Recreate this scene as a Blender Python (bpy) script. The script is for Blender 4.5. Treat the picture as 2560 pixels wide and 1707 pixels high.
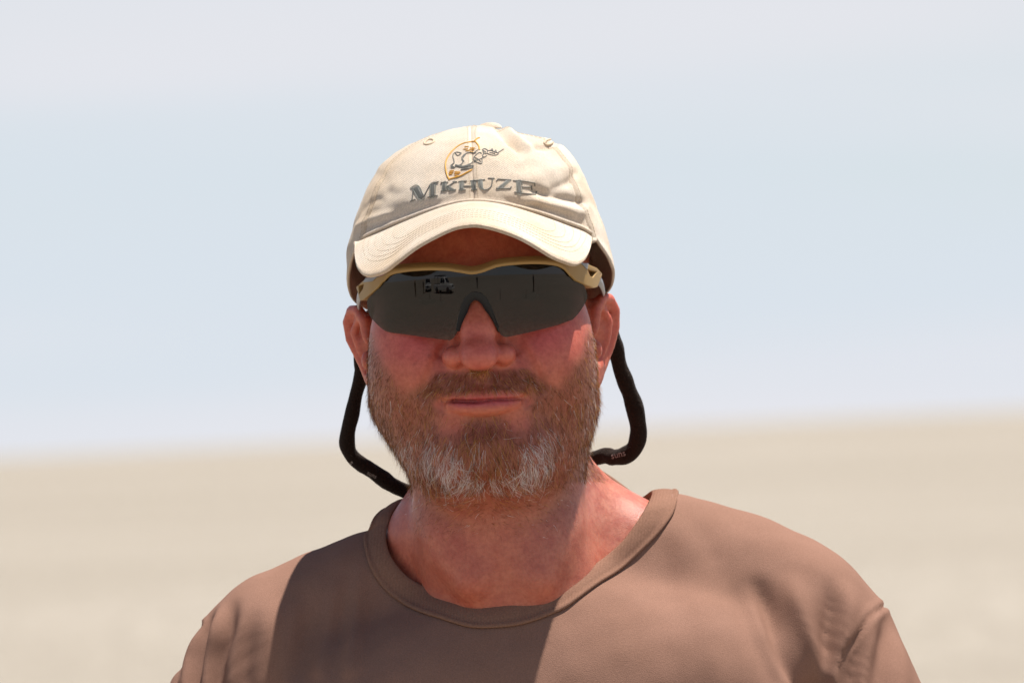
import bpy, bmesh, math, random
import numpy as np
from mathutils import Matrix, Vector
from mathutils.bvhtree import BVHTree
from mathutils.geometry import delaunay_2d_cdt

R = math.radians
rng = np.random.default_rng(7)
random.seed(7)
sc = bpy.context.scene
col = sc.collection
for _o in list(bpy.data.objects):
    bpy.data.objects.remove(_o)

# ------------------------------------------------------------------ camera
HEAD = np.array([0.0, 0.0, 1.655])        # head origin (base of the nose), metres
PXMM = 0.26                                # millimetres per photo pixel at the face
DIST = 6.0
FPX = DIST * 1000 / PXMM
ROLL, PITCH = R(-2.68), R(0.567)
cam_rot = Matrix.Rotation(math.pi / 2 + PITCH, 4, 'X') @ Matrix.Rotation(ROLL, 4, 'Z')
CR = np.array(cam_rot.to_3x3())
_d = CR @ np.array([(1205 - 1280) / FPX, -(900 - 853.5) / FPX, -1.0])
CAM = HEAD - _d * (DIST / _d[1])
camd = bpy.data.cameras.new('camera')
camd.sensor_width = 22.3
camd.lens = FPX * 22.3 / 2560
camd.clip_start, camd.clip_end = 0.1, 60000
camd.dof.use_dof = True
camd.dof.focus_distance = DIST - 0.085
camd.dof.aperture_fstop = 9.0
cam = bpy.data.objects.new('camera', camd)
cam.matrix_world = Matrix.Translation(Vector(CAM)) @ cam_rot
col.objects.link(cam)
sc.camera = cam

# ------------------------------------------------------------------ light
SUN_DIR = np.array([0.240, 0.06, 1.0]); SUN_DIR /= np.linalg.norm(SUN_DIR)
SUN_EL = math.asin(SUN_DIR[2]); SUN_AZ = math.atan2(SUN_DIR[0], SUN_DIR[1])
world = bpy.data.worlds.new('World'); sc.world = world; world.use_nodes = True
wn, wl = world.node_tree.nodes, world.node_tree.links
wn.clear()
sky = wn.new('ShaderNodeTexSky'); sky.sky_type = 'NISHITA'; sky.sun_disc = False
sky.sun_elevation = SUN_EL; sky.sun_rotation = SUN_AZ
sky.altitude = 900; sky.air_density = 1.0; sky.dust_density = 0.0; sky.ozone_density = 3.5
# thin high haze over the whole sky, thicker along the slant path to the horizon, with faint streaks
tc = wn.new('ShaderNodeTexCoord')
sx = wn.new('ShaderNodeSeparateXYZ'); wl.new(tc.outputs['Generated'], sx.inputs[0])
def wmath(op, a, b=0.0):
    q = wn.new('ShaderNodeMath'); q.operation = op
    for i, u in enumerate((a, b)):
        if isinstance(u, (int, float)): q.inputs[i].default_value = u
        else: wl.new(u, q.inputs[i])
    return q.outputs[0]
mp = wn.new('ShaderNodeMapping'); mp.inputs['Scale'].default_value = (5.0, 5.0, 30.0)
nz = wn.new('ShaderNodeTexNoise'); nz.inputs['Scale'].default_value = 1.6; nz.inputs['Detail'].default_value = 4
wl.new(tc.outputs['Generated'], mp.inputs['Vector']); wl.new(mp.outputs[0], nz.inputs['Vector'])
thick = wmath('MULTIPLY', nz.outputs['Fac'], 0.16)
path = wmath('DIVIDE', thick, wmath('MAXIMUM', sx.outputs['Z'], 0.012))
fac = wmath('SUBTRACT', 1.0, wmath('EXPONENT', wmath('MULTIPLY', path, -1.0)))
mx = wn.new('ShaderNodeMix'); mx.data_type = 'RGBA'
mx.inputs[7].default_value = (6.85, 7.5, 8.2, 1)
bg = wn.new('ShaderNodeBackground'); bg.inputs['Strength'].default_value = 0.0605
wo = wn.new('ShaderNodeOutputWorld')
wl.new(fac, mx.inputs['Factor'])
wl.new(sky.outputs[0], mx.inputs[6])
mp2 = wn.new('ShaderNodeMapping'); mp2.inputs['Scale'].default_value = (2.0, 2.0, 26.0); mp2.inputs['Location'].default_value = (4.7, 0.0, 7.5)
nz2 = wn.new('ShaderNodeTexNoise'); nz2.inputs['Scale'].default_value = 1.0; nz2.inputs['Detail'].default_value = 3
wl.new(tc.outputs['Generated'], mp2.inputs['Vector']); wl.new(mp2.outputs[0], nz2.inputs['Vector'])
cir = wn.new('ShaderNodeMapRange'); cir.interpolation_type = 'SMOOTHSTEP'; cir.inputs[1].default_value = .42; cir.inputs[2].default_value = .66; cir.inputs[4].default_value = .6
wl.new(nz2.outputs['Fac'], cir.inputs[0])
mx2 = wn.new('ShaderNodeMix'); mx2.data_type = 'RGBA'; mx2.inputs[7].default_value = (8.6, 8.1, 8.45, 1)
wl.new(wmath('MULTIPLY', cir.outputs[0], fac), mx2.inputs['Factor']); wl.new(mx.outputs[2], mx2.inputs[6]); wl.new(mx2.outputs[2], bg.inputs['Color']); wl.new(bg.outputs[0], wo.inputs[0])
sund = bpy.data.lights.new('sun', 'SUN'); sund.energy = 5.0; sund.angle = R(0.53); sund.color = (1.0, 0.955, 0.89)
sun = bpy.data.objects.new('sun', sund); col.objects.link(sun)
sun.rotation_euler = Vector(SUN_DIR).to_track_quat('Z', 'Y').to_euler()
sc.view_settings.view_transform = 'Standard'; sc.view_settings.look = 'None'
sc.view_settings.exposure = 0.75; sc.view_settings.gamma = 1.0
sc.view_settings.use_curve_mapping = False
sc.cycles.use_denoising = True
sc.cycles.max_bounces = 8

# ------------------------------------------------------------------ helpers
def WP(px, py, ymm):
    """photo pixel -> head millimetres on the plane y = ymm"""
    px, py, ymm = np.broadcast_arrays(np.asarray(px, float), np.asarray(py, float), np.asarray(ymm, float))
    d = np.stack([(px - 1280) / FPX, -(py - 853.5) / FPX, -np.ones_like(px)], -1) @ CR.T
    t = (HEAD[1] + ymm / 1000 - CAM[1]) / d[..., 1]
    return (CAM + d * t[..., None] - HEAD) * 1000

def PX(p):
    """head millimetres -> photo pixel"""
    q = (np.asarray(p, float) / 1000 + HEAD - CAM) @ CR
    return np.stack([1280 + FPX * q[..., 0] / -q[..., 2], 853.5 - FPX * q[..., 1] / -q[..., 2]], -1)

def onto(px, py, fn, y0=-60, n=12):
    """pixel -> point on the depth surface y = fn(x, z)"""
    y = np.full(np.shape(px), float(y0))
    for _ in range(n):
        p = WP(px, py, y); y = fn(p[..., 0], p[..., 2])
    return WP(px, py, y)

MAT = {}
def mat(name, base=(0.5, 0.5, 0.5), rough=0.6, **kw):
    m = bpy.data.materials.new(name); m.use_nodes = True
    b = m.node_tree.nodes['Principled BSDF']
    b.inputs['Base Color'].default_value = (*base, 1); b.inputs['Roughness'].default_value = rough
    for k, v in kw.items():
        b.inputs[k.replace('_', ' ')].default_value = v
    MAT[name] = m
    return m, m.node_tree.nodes, m.node_tree.links, b

def tag(o, label=None, cat=None, group=None, kind=None):
    for k, v in (('label', label), ('category', cat), ('group', group), ('kind', kind)):
        if v: o[k] = v
    return o

def empty(name, loc, **kw):
    o = bpy.data.objects.new(name, None); o.location = loc; o.empty_display_size = 0.05
    col.objects.link(o); return tag(o, **kw)

def adopt(o, parent):
    if parent is not None:
        m = Matrix.Identity(4); p = parent
        while p is not None:
            m = Matrix.LocRotScale(p.location, p.rotation_euler, p.scale) @ m if p.parent is None else m
            p = p.parent
        o.parent = parent; o.matrix_parent_inverse = m.inverted() if parent.parent is None else Matrix.Identity(4)
    return o

def link(name, mesh, material, parent=None, smooth=True):
    o = bpy.data.objects.new(name, mesh); col.objects.link(o)
    for mm in (material if isinstance(material, (list, tuple)) else [material]):
        mesh.materials.append(MAT[mm] if isinstance(mm, str) else mm)
    if smooth and len(mesh.polygons):
        mesh.polygons.foreach_set('use_smooth', np.ones(len(mesh.polygons), bool))
    return adopt(o, parent)

def mesh_np(name, v, f):
    """v in head millimetres"""
    me = bpy.data.meshes.new(name)
    v = np.asarray(v, float) / 1000 + HEAD
    if isinstance(f, np.ndarray):
        k = f.shape[1]
        me.vertices.add(len(v)); me.vertices.foreach_set('co', v.astype(np.float32).ravel())
        me.loops.add(f.size); me.loops.foreach_set('vertex_index', f.astype(np.int32).ravel())
        me.polygons.add(len(f)); me.polygons.foreach_set('loop_start', np.arange(0, f.size, k, dtype=np.int32))
        me.update(calc_edges=True); me.validate()
    else:
        me.from_pydata([tuple(p) for p in v], [], [tuple(q) for q in f]); me.update()
    return me

def grid_faces(nu, nv, closed_u=False):
    i, j = np.meshgrid(np.arange(nu if closed_u else nu - 1), np.arange(nv - 1), indexing='ij')
    i2 = (i + 1) % nu
    return np.stack([i * nv + j, i2 * nv + j, i2 * nv + j + 1, i * nv + j + 1], -1).reshape(-1, 4)

def catmull(pts, n):
    p = np.asarray(pts, float); m = len(p)
    t = np.linspace(0, m - 1, n); i = np.clip(t.astype(int), 0, m - 2); u = (t - i)[:, None]
    g = lambda k: p[np.clip(k, 0, m - 1)]
    a, b, c, d = g(i - 1), g(i), g(i + 1), g(i + 2)
    return 0.5 * (2 * b + (c - a) * u + (2 * a - 5 * b + 4 * c - d) * u ** 2 + (3 * b - a - 3 * c + d) * u ** 3)

def tube(pts, rad, sides=8, flat=1.0, cap=True, up=None):
    """tube along pts (head mm); returns verts, quads"""
    p = np.asarray(pts, float); n = len(p)
    rad = np.broadcast_to(np.asarray(rad, float), (n,))
    t = np.gradient(p, axis=0); t /= np.linalg.norm(t, axis=1)[:, None] + 1e-9
    ref = np.array([0, -1.0, 0.0]) if up is None else np.asarray(up, float)
    nrm = np.zeros_like(p); prev = None
    for i in range(n):
        r0 = ref if prev is None else prev
        v = r0 - t[i] * (r0 @ t[i]); l = np.linalg.norm(v)
        if l < 1e-3:
            v = np.array([1.0, 0, 0]) - t[i] * t[i][0]; l = np.linalg.norm(v)
        nrm[i] = v / l; prev = nrm[i]
    b = np.cross(t, nrm)
    a = np.linspace(0, 2 * math.pi, sides, endpoint=False)
    v = p[:, None] + rad[:, None, None] * (np.cos(a)[None, :, None] * nrm[:, None] * flat + np.sin(a)[None, :, None] * b[:, None])
    v = v.reshape(-1, 3)
    i, j = np.meshgrid(np.arange(n - 1), np.arange(sides), indexing='ij'); j2 = (j + 1) % sides
    f = np.stack([i * sides + j, i * sides + j2, (i + 1) * sides + j2, (i + 1) * sides + j], -1).reshape(-1, 4)
    if cap:
        v = np.vstack([v, p[0], p[-1]]); k = n * sides
        jj = np.arange(sides); j2 = (jj + 1) % sides
        c0 = np.stack([np.full(sides, k), j2, jj, np.full(sides, k)], -1)
        c1 = np.stack([np.full(sides, k + 1), (n - 1) * sides + jj, (n - 1) * sides + j2, np.full(sides, k + 1)], -1)
        f = [tuple(q) for q in f] + [tuple(q[:3]) for q in c0] + [tuple(q[:3]) for q in c1]
        return v, f
    return v, [tuple(q) for q in f]

class MB:
    def __init__(s): s.v, s.f, s.n = [], [], 0
    def add(s, v, f):
        s.v.append(np.asarray(v, float)); s.f += [tuple(int(i) + s.n for i in q) for q in f]; s.n += len(v); return s
    def mesh(s, name): return mesh_np(name, np.vstack(s.v), s.f)

def poly_fill(outline, step, holes=()):
    """2d outline -> triangulated (pts, tris) with interior points on a grid"""
    loops = [np.asarray(outline, float)] + [np.asarray(h, float) for h in holes]
    vs, es = [], []
    for lp in loops:
        k = len(vs); n = len(lp)
        vs += [Vector(p) for p in lp]; es += [(k + i, k + (i + 1) % n) for i in range(n)]
    lo, hi = loops[0].min(0), loops[0].max(0)
    gx, gy = np.meshgrid(np.arange(lo[0], hi[0], step), np.arange(lo[1], hi[1], step))
    g = np.stack([gx.ravel(), gy.ravel()], -1)
    keep = inside(g, loops[0])
    for h in loops[1:]: keep &= ~inside(g, h)
    for lp in loops:
        if not keep.any(): break
        a, b = lp, np.roll(lp, -1, 0)
        d = np.full(len(g), 1e9)
        for p, q in zip(a, b):
            ab = q - p; tt = np.clip(((g - p) @ ab) / (ab @ ab + 1e-12), 0, 1)
            d = np.minimum(d, np.linalg.norm(g - p - tt[:, None] * ab, axis=1))
        keep &= d > step * 0.45
    vs += [Vector(p) for p in g[keep]]
    r = delaunay_2d_cdt(vs, es, [], 2 if holes else 1, 1e-6)
    v2 = np.array([[p.x, p.y] for p in r[0]]); fs = []
    for q in r[2]:
        c = v2[list(q)].mean(0)[None]
        if inside(c, loops[0])[0] and not any(inside(c, h)[0] for h in loops[1:]): fs.append(tuple(q))
    return v2, fs

def inside(p, poly):
    p = np.asarray(p, float); poly = np.asarray(poly, float)
    x, y = p[:, 0], p[:, 1]; r = np.zeros(len(p), bool); b = poly[-1]
    for a in poly:
        c = ((a[1] > y) != (b[1] > y))
        with np.errstate(divide='ignore', invalid='ignore'):
            xi = (b[0] - a[0]) * (y - a[1]) / (b[1] - a[1] + 1e-12) + a[0]
        r ^= c & (x < xi); b = a
    return r

def seg_dist(p, line):
    """2d distance of points to a polyline"""
    d = np.full(len(p), 1e9)
    for a, b in zip(line[:-1], line[1:]):
        ab = b - a; t = np.clip(((p - a) @ ab) / (ab @ ab + 1e-9), 0, 1)
        d = np.minimum(d, np.linalg.norm(p - a - t[:, None] * ab, axis=1))
    return d

def shell(v, f, nrm, th):
    """close an open sheet into a slab, thickness along nrm"""
    n = len(v); e = {}
    for q in f:
        for a, b in zip(q, list(q[1:]) + [q[0]]): e[(a, b)] = e.get((a, b), 0) + 1
    out = [tuple(q) for q in f] + [tuple(i + n for i in q[::-1]) for q in f]
    out += [(b, a, a + n, b + n) for (a, b) in e if (b, a) not in e]
    return np.vstack([v, v + nrm * th]), out

def smooth01(a, b, x):
    t = np.clip((x - a) / (b - a), 0, 1); return t * t * (3 - 2 * t)

# ------------------------------------------------------------------ signed distance sculpting
class Field:
    def __init__(s, X, Y, Z):
        s.X, s.Y, s.Z = [np.asarray(a, np.float32) for a in (X, Y, Z)]
        s.f = np.full((len(X), len(Y), len(Z)), 60.0, np.float32)
    def win(s, lo, hi):
        sl = []
        for a, l, h in zip((s.X, s.Y, s.Z), lo, hi):
            i = max(int(np.searchsorted(a, l)) - 2, 0); j = min(int(np.searchsorted(a, h)) + 2, len(a)); sl.append(slice(i, max(j, i + 1)))
        return tuple(sl)
    def grid(s, sl):
        return s.X[sl[0]][:, None, None], s.Y[sl[1]][None, :, None], s.Z[sl[2]][None, None, :]
    def put(s, sl, d, k, sub=False):
        a = s.f[sl]
        if sub:
            d = -d; h = np.maximum(k - np.abs(a - d), 0) / k; s.f[sl] = np.maximum(a, d) + h * h * k / 4
        else:
            h = np.maximum(k - np.abs(a - d), 0) / k; s.f[sl] = np.minimum(a, d) - h * h * k / 4
    def ell(s, c, r, k=12, sub=False, rot=None):
        c, r = np.array(c, float), np.array(r, float); m = (r if rot is None else np.full(3, r.max())) + k + 12
        sl = s.win(c - m, c + m); x, y, z = s.grid(sl); x, y, z = x - c[0], y - c[1], z - c[2]
        if rot is not None:
            M = np.array(rot); x, y, z = (M[0, 0] * x + M[1, 0] * y + M[2, 0] * z, M[0, 1] * x + M[1, 1] * y + M[2, 1] * z, M[0, 2] * x + M[1, 2] * y + M[2, 2] * z)
        k0 = np.sqrt((x / r[0]) ** 2 + (y / r[1]) ** 2 + (z / r[2]) ** 2) + 1e-6
        k1 = np.sqrt((x / r[0] ** 2) ** 2 + (y / r[1] ** 2) ** 2 + (z / r[2] ** 2) ** 2) + 1e-6
        s.put(sl, (k0 * (k0 - 1) / k1).astype(np.float32), k, sub)
    def cone(s, a, b, ra, rb, k=12, sub=False):
        a, b = np.array(a, float), np.array(b, float); m = max(ra, rb) + k + 12
        sl = s.win(np.minimum(a, b) - m, np.maximum(a, b) + m); x, y, z = s.grid(sl)
        ab = b - a; t = np.clip(((x - a[0]) * ab[0] + (y - a[1]) * ab[1] + (z - a[2]) * ab[2]) / (ab @ ab), 0, 1)
        d = np.sqrt((x - a[0] - t * ab[0]) ** 2 + (y - a[1] - t * ab[1]) ** 2 + (z - a[2] - t * ab[2]) ** 2) - (ra + (rb - ra) * t)
        s.put(sl, d.astype(np.float32), k, sub)
    def chain(s, pts, rad, k=6, sub=False):
        pts = np.asarray(pts, float); rad = np.broadcast_to(rad, (len(pts),))
        lo = pts.min(0) - rad.max() - k - 12; hi = pts.max(0) + rad.max() + k + 12
        sl = s.win(lo, hi); x, y, z = s.grid(sl); d = None
        for a, b, ra, rb in zip(pts[:-1], pts[1:], rad[:-1], rad[1:]):
            ab = b - a; t = np.clip(((x - a[0]) * ab[0] + (y - a[1]) * ab[1] + (z - a[2]) * ab[2]) / (ab @ ab + 1e-9), 0, 1)
            e = np.sqrt((x - a[0] - t * ab[0]) ** 2 + (y - a[1] - t * ab[1]) ** 2 + (z - a[2] - t * ab[2]) ** 2) - (ra + (rb - ra) * t)
            d = e if d is None else np.minimum(d, e)
        s.put(sl, d.astype(np.float32), k, sub)
    def front(s, x, z):
        """y of the front surface at (x, z)"""
        i = int(np.argmin(abs(s.X - x))); k = int(np.argmin(abs(s.Z - z))); c = s.f[i, :, k]
        j = int(np.argmax(c < 0)); a, b = c[j - 1], c[j]
        return float(s.Y[j - 1] + (s.Y[j] - s.Y[j - 1]) * a / (a - b))
    def mesh(s, smooth=2):
        f = s.f; ins = f < 0
        c = [ins[i:f.shape[0] - 1 + i, j:f.shape[1] - 1 + j, k:f.shape[2] - 1 + k] for i in (0, 1) for j in (0, 1) for k in (0, 1)]
        cnt = np.zeros(c[0].shape, np.int8)
        for q in c: cnt += q
        act = (cnt > 0) & (cnt < 8)
        I, J, K = np.nonzero(act); n = len(I)
        idx = np.full(act.shape, -1, np.int32); idx[I, J, K] = np.arange(n)
        val = {}; 
        for i in (0, 1):
            for j in (0, 1):
                for k in (0, 1): val[i, j, k] = f[I + i, J + j, K + k]
        acc = np.zeros((n, 3)); num = np.zeros(n)
        cor = [(i, j, k) for i in (0, 1) for j in (0, 1) for k in (0, 1)]
        for p in cor:
            for ax in range(3):
                if p[ax]: continue
                q = list(p); q[ax] = 1; q = tuple(q)
                a, b = val[p], val[q]; m = (a < 0) != (b < 0)
                t = np.where(m, a / np.where(a == b, 1, a - b), 0)
                o = np.array(p, float)[None].repeat(n, 0); o[:, ax] = t
                acc[m] += o[m]; num += m
        acc /= num[:, None]
        lerp = lambda A, I, u: A[I] + (A[I + 1] - A[I]) * u
        v = np.stack([lerp(s.X, I, acc[:, 0]), lerp(s.Y, J, acc[:, 1]), lerp(s.Z, K, acc[:, 2])], -1).astype(float)
        F = []
        for ax in range(3):
            a = np.moveaxis(ins, ax, 0)
            ch = a[:-1] != a[1:]
            ch = ch[:, 1:-1, 1:-1]; flip = np.moveaxis(ins, ax, 0)[:-1][:, 1:-1, 1:-1]
            P, Q, S = np.nonzero(ch); fl = flip[P, Q, S]
            im = np.moveaxis(idx, ax, 0)
            q = np.stack([im[P, Q, S], im[P, Q + 1, S], im[P, Q + 1, S + 1], im[P, Q, S + 1]], -1)
            if ax == 1: fl = ~fl
            q[~fl] = q[~fl][:, ::-1]
            F.append(q)
        F = np.vstack(F)
        for _ in range(smooth):
            for w in (0.5, -0.52):
                v = v + w * (lap(v, F) - v)
        return v, F

def lap(v, F):
    acc = np.zeros_like(v); num = np.zeros(len(v))
    for a, b in ((0, 1), (1, 2), (2, 3), (3, 0)):
        for p, q in ((a, b), (b, a)):
            for d in range(3): acc[:, d] += np.bincount(F[:, p], v[F[:, q], d], len(v))
            num += np.bincount(F[:, p], minlength=len(v))
    return acc / np.maximum(num, 1)[:, None]

def vnormals(v, F):
    a, b, c, d = (v[F[:, i]] for i in range(4))
    n = np.cross(c - a, d - b); out = np.zeros_like(v)
    for i in range(4):
        for k in range(3): out[:, k] += np.bincount(F[:, i], n[:, k], len(v))
    return out / (np.linalg.norm(out, axis=1)[:, None] + 1e-12)

def axis(*segs):
    """segs: (start, step) ... end"""
    out = []
    for (a, st), b in zip(segs[:-1], [s[0] if isinstance(s, tuple) else s for s in segs[1:]]):
        n = max(int(round((b - a) / st)), 1); out += list(a + (b - a) * np.arange(n) / n)
    return np.array(out + [segs[-1]])

def noise3(p, freq, seed=0, octaves=3):
    """cheap smooth value noise, about -1..1"""
    r = np.random.default_rng(seed); out = np.zeros(len(p)); amp = 1.0
    for o in range(octaves):
        for _ in range(5):
            k = r.normal(size=3); k *= freq * (0.6 + 0.8 * r.random()) / np.linalg.norm(k)
            out += amp * 0.35 * np.sin(p @ k * 2 * math.pi + r.random() * 7)
        freq *= 2.1; amp *= 0.5
    return out

# ------------------------------------------------------------------ materials
def skin_material():
    m, n, l, b = mat('skin', rough=0.46)
    at = n.new('ShaderNodeAttribute'); at.attribute_name = 'tint'
    tc = n.new('ShaderNodeTexCoord')
    n1 = n.new('ShaderNodeTexNoise'); n1.inputs['Scale'].default_value = 120; n1.inputs['Detail'].default_value = 8
    n2 = n.new('ShaderNodeTexNoise'); n2.inputs['Scale'].default_value = 420; n2.inputs['Detail'].default_value = 3
    for q in (n1, n2): l.new(tc.outputs['Object'], q.inputs['Vector'])
    r1 = n.new('ShaderNodeValToRGB'); r1.color_ramp.elements[0].position = .36; r1.color_ramp.elements[1].position = .66
    r1.color_ramp.elements[0].color = (0.88, 0.76, 0.76, 1); r1.color_ramp.elements[1].color = (1.06, 1.14, 1.12, 1)
    r2 = n.new('ShaderNodeValToRGB'); r2.color_ramp.elements[0].position = .30; r2.color_ramp.elements[1].position = .60
    r2.color_ramp.elements[0].color = (0.84, 0.76, 0.74, 1); r2.color_ramp.elements[1].color = (1.03, 1.04, 1.04, 1)
    l.new(n1.outputs['Fac'], r1.inputs['Fac']); l.new(n2.outputs['Fac'], r2.inputs['Fac'])
    m1 = n.new('ShaderNodeMix'); m1.data_type = 'RGBA'; m1.blend_type = 'MULTIPLY'; m1.inputs[0].default_value = 0.8
    m2 = n.new('ShaderNodeMix'); m2.data_type = 'RGBA'; m2.blend_type = 'MULTIPLY'; m2.inputs[0].default_value = 0.8
    l.new(at.outputs['Color'], m1.inputs[6]); l.new(r1.outputs[0], m1.inputs[7])
    l.new(m1.outputs[2], m2.inputs[6]); l.new(r2.outputs[0], m2.inputs[7])
    l.new(m2.outputs[2], b.inputs['Base Color'])
    b.inputs['Subsurface Weight'].default_value = 0.35
    b.inputs['Subsurface Radius'].default_value = (1.0, 0.32, 0.18)
    b.inputs['Subsurface Scale'].default_value = 0.006
    b.inputs['Specular IOR Level'].default_value = 0.5
    v = n.new('ShaderNodeTexVoronoi'); v.inputs['Scale'].default_value = 1500
    l.new(tc.outputs['Object'], v.inputs['Vector'])
    n3 = n.new('ShaderNodeTexNoise'); n3.inputs['Scale'].default_value = 1500; n3.inputs['Detail'].default_value = 3
    l.new(tc.outputs['Object'], n3.inputs['Vector'])
    ad = n.new('ShaderNodeMath'); ad.operation = 'ADD'
    l.new(v.outputs['Distance'], ad.inputs[0]); l.new(n3.outputs['Fac'], ad.inputs[1])
    bp = n.new('ShaderNodeBump'); bp.inputs['Strength'].default_value = 0.28; bp.inputs['Distance'].default_value = 0.0005
    l.new(ad.outputs[0], bp.inputs['Height']); l.new(bp.outputs[0], b.inputs['Normal'])
    rr = n.new('ShaderNodeMapRange'); rr.inputs[3].default_value = .30; rr.inputs[4].default_value = .55
    l.new(n1.outputs['Fac'], rr.inputs[0]); l.new(rr.outputs[0], b.inputs['Roughness'])

def cloth_material(name, base, freq, ang=0.0, bump=0.5, dist=0.0004, sheen=0.3, blot=0.12, weave=True, fuzz=900, wear=None):
    m, n, l, b = mat(name, base, 0.9)
    b.inputs['Specular IOR Level'].default_value = 0.05
    b.inputs['Sheen Weight'].default_value = sheen; b.inputs['Sheen Roughness'].default_value = 0.5
    tc = n.new('ShaderNodeTexCoord')
    n1 = n.new('ShaderNodeTexNoise'); n1.inputs['Scale'].default_value = 22; n1.inputs['Detail'].default_value = 5
    n2 = n.new('ShaderNodeTexNoise'); n2.inputs['Scale'].default_value = fuzz; n2.inputs['Detail'].default_value = 4
    l.new(tc.outputs['Object'], n1.inputs['Vector']); l.new(tc.outputs['Object'], n2.inputs['Vector'])
    r1 = n.new('ShaderNodeValToRGB'); r1.color_ramp.elements[0].position = .3; r1.color_ramp.elements[1].position = .7
    w0 = wear or (1 - blot * 1.6, 1 - blot * 1.8, 1 - blot * 2.1)
    r1.color_ramp.elements[0].color = (*w0, 1); r1.color_ramp.elements[1].color = (1, 1, 1, 1)
    r2 = n.new('ShaderNodeValToRGB'); r2.color_ramp.elements[0].position = .25; r2.color_ramp.elements[1].position = .75
    r2.color_ramp.elements[0].color = (.80, .79, .78, 1); r2.color_ramp.elements[1].color = (1.12, 1.12, 1.12, 1)
    l.new(n1.outputs['Fac'], r1.inputs['Fac']); l.new(n2.outputs['Fac'], r2.inputs['Fac'])
    m0 = n.new('ShaderNodeMix'); m0.data_type = 'RGBA'; m0.blend_type = 'MULTIPLY'; m0.inputs[0].default_value = 1
    m1 = n.new('ShaderNodeMix'); m1.data_type = 'RGBA'; m1.blend_type = 'MULTIPLY'; m1.inputs[0].default_value = 1
    m0.inputs[6].default_value = (*base, 1); l.new(r1.outputs[0], m0.inputs[7])
    l.new(m0.outputs[2], m1.inputs[6]); l.new(r2.outputs[0], m1.inputs[7])
    l.new(m1.outputs[2], b.inputs['Base Color'])
    h = n2.outputs['Fac']
    if weave:
        mp = n.new('ShaderNodeMapping'); mp.inputs['Rotation'].default_value = (0, ang, 0)
        l.new(tc.outputs['Object'], mp.inputs['Vector'])
        wv = n.new('ShaderNodeTexWave'); wv.bands_direction = 'X'; wv.inputs['Scale'].default_value = freq
        wv.inputs['Distortion'].default_value = 1.2; wv.inputs['Detail'].default_value = 2; wv.inputs['Detail Scale'].default_value = 2
        l.new(mp.outputs[0], wv.inputs['Vector'])
        ad = n.new('ShaderNodeMath'); ad.operation = 'ADD'; l.new(wv.outputs['Fac'], ad.inputs[0]); l.new(n2.outputs['Fac'], ad.inputs[1])
        h = ad.outputs[0]
    bp = n.new('ShaderNodeBump'); bp.inputs['Strength'].default_value = bump; bp.inputs['Distance'].default_value = dist
    l.new(h, bp.inputs['Height']); l.new(bp.outputs[0], b.inputs['Normal'])

def hair_material():
    m = bpy.data.materials.new('hair'); m.use_nodes = True; MAT['hair'] = m
    n, l = m.node_tree.nodes, m.node_tree.links; n.clear()
    at = n.new('ShaderNodeAttribute'); at.attribute_name = 'haircol'
    h = n.new('ShaderNodeBsdfPrincipled'); h.inputs['Roughness'].default_value = 0.5; h.inputs['Specular IOR Level'].default_value = 0.22
    tl = n.new('ShaderNodeBsdfTranslucent'); mxs = n.new('ShaderNodeMixShader'); mxs.inputs[0].default_value = 0.25
    o = n.new('ShaderNodeOutputMaterial')
    l.new(at.outputs['Color'], h.inputs['Base Color']); l.new(at.outputs['Color'], tl.inputs['Color'])
    l.new(h.outputs[0], mxs.inputs[1]); l.new(tl.outputs[0], mxs.inputs[2]); l.new(mxs.outputs[0], o.inputs['Surface'])

def ground_material():
    m, n, l, b = mat('sand', (0.5, 0.43, 0.34), 0.95)
    b.inputs['Specular IOR Level'].default_value = 0.1
    tc = n.new('ShaderNodeTexCoord')
    a = n.new('ShaderNodeTexNoise'); a.inputs['Scale'].default_value = 0.022; a.inputs['Detail'].default_value = 8; a.inputs['Roughness'].default_value = .62
    c = n.new('ShaderNodeTexNoise'); c.inputs['Scale'].default_value = 6; c.inputs['Detail'].default_value = 8
    for q in (a, c): l.new(tc.outputs['Object'], q.inputs['Vector'])
    r = n.new('ShaderNodeValToRGB'); r.color_ramp.elements[0].position = .35; r.color_ramp.elements[1].position = .65
    r.color_ramp.elements[0].color = (0.262, 0.229, 0.184, 1); r.color_ramp.elements[1].color = (0.328, 0.291, 0.243, 1)
    r2 = n.new('ShaderNodeValToRGB'); r2.color_ramp.elements[0].position = .3; r2.color_ramp.elements[1].position = .6
    r2.color_ramp.elements[0].color = (.52, .50, .47, 1); r2.color_ramp.elements[1].color = (1.10, 1.10, 1.10, 1)
    mm = n.new('ShaderNodeMix'); mm.data_type = 'RGBA'; mm.blend_type = 'MULTIPLY'; mm.inputs[0].default_value = 1
    l.new(a.outputs['Fac'], r.inputs['Fac']); l.new(c.outputs['Fac'], r2.inputs['Fac'])
    l.new(r.outputs[0], mm.inputs[6]); l.new(r2.outputs[0], mm.inputs[7]); l.new(mm.outputs[2], b.inputs['Base Color'])
    bp = n.new('ShaderNodeBump'); bp.inputs['Strength'].default_value = 0.6; bp.inputs['Distance'].default_value = 0.03
    l.new(c.outputs['Fac'], bp.inputs['Height']); l.new(bp.outputs[0], b.inputs['Normal'])

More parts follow.
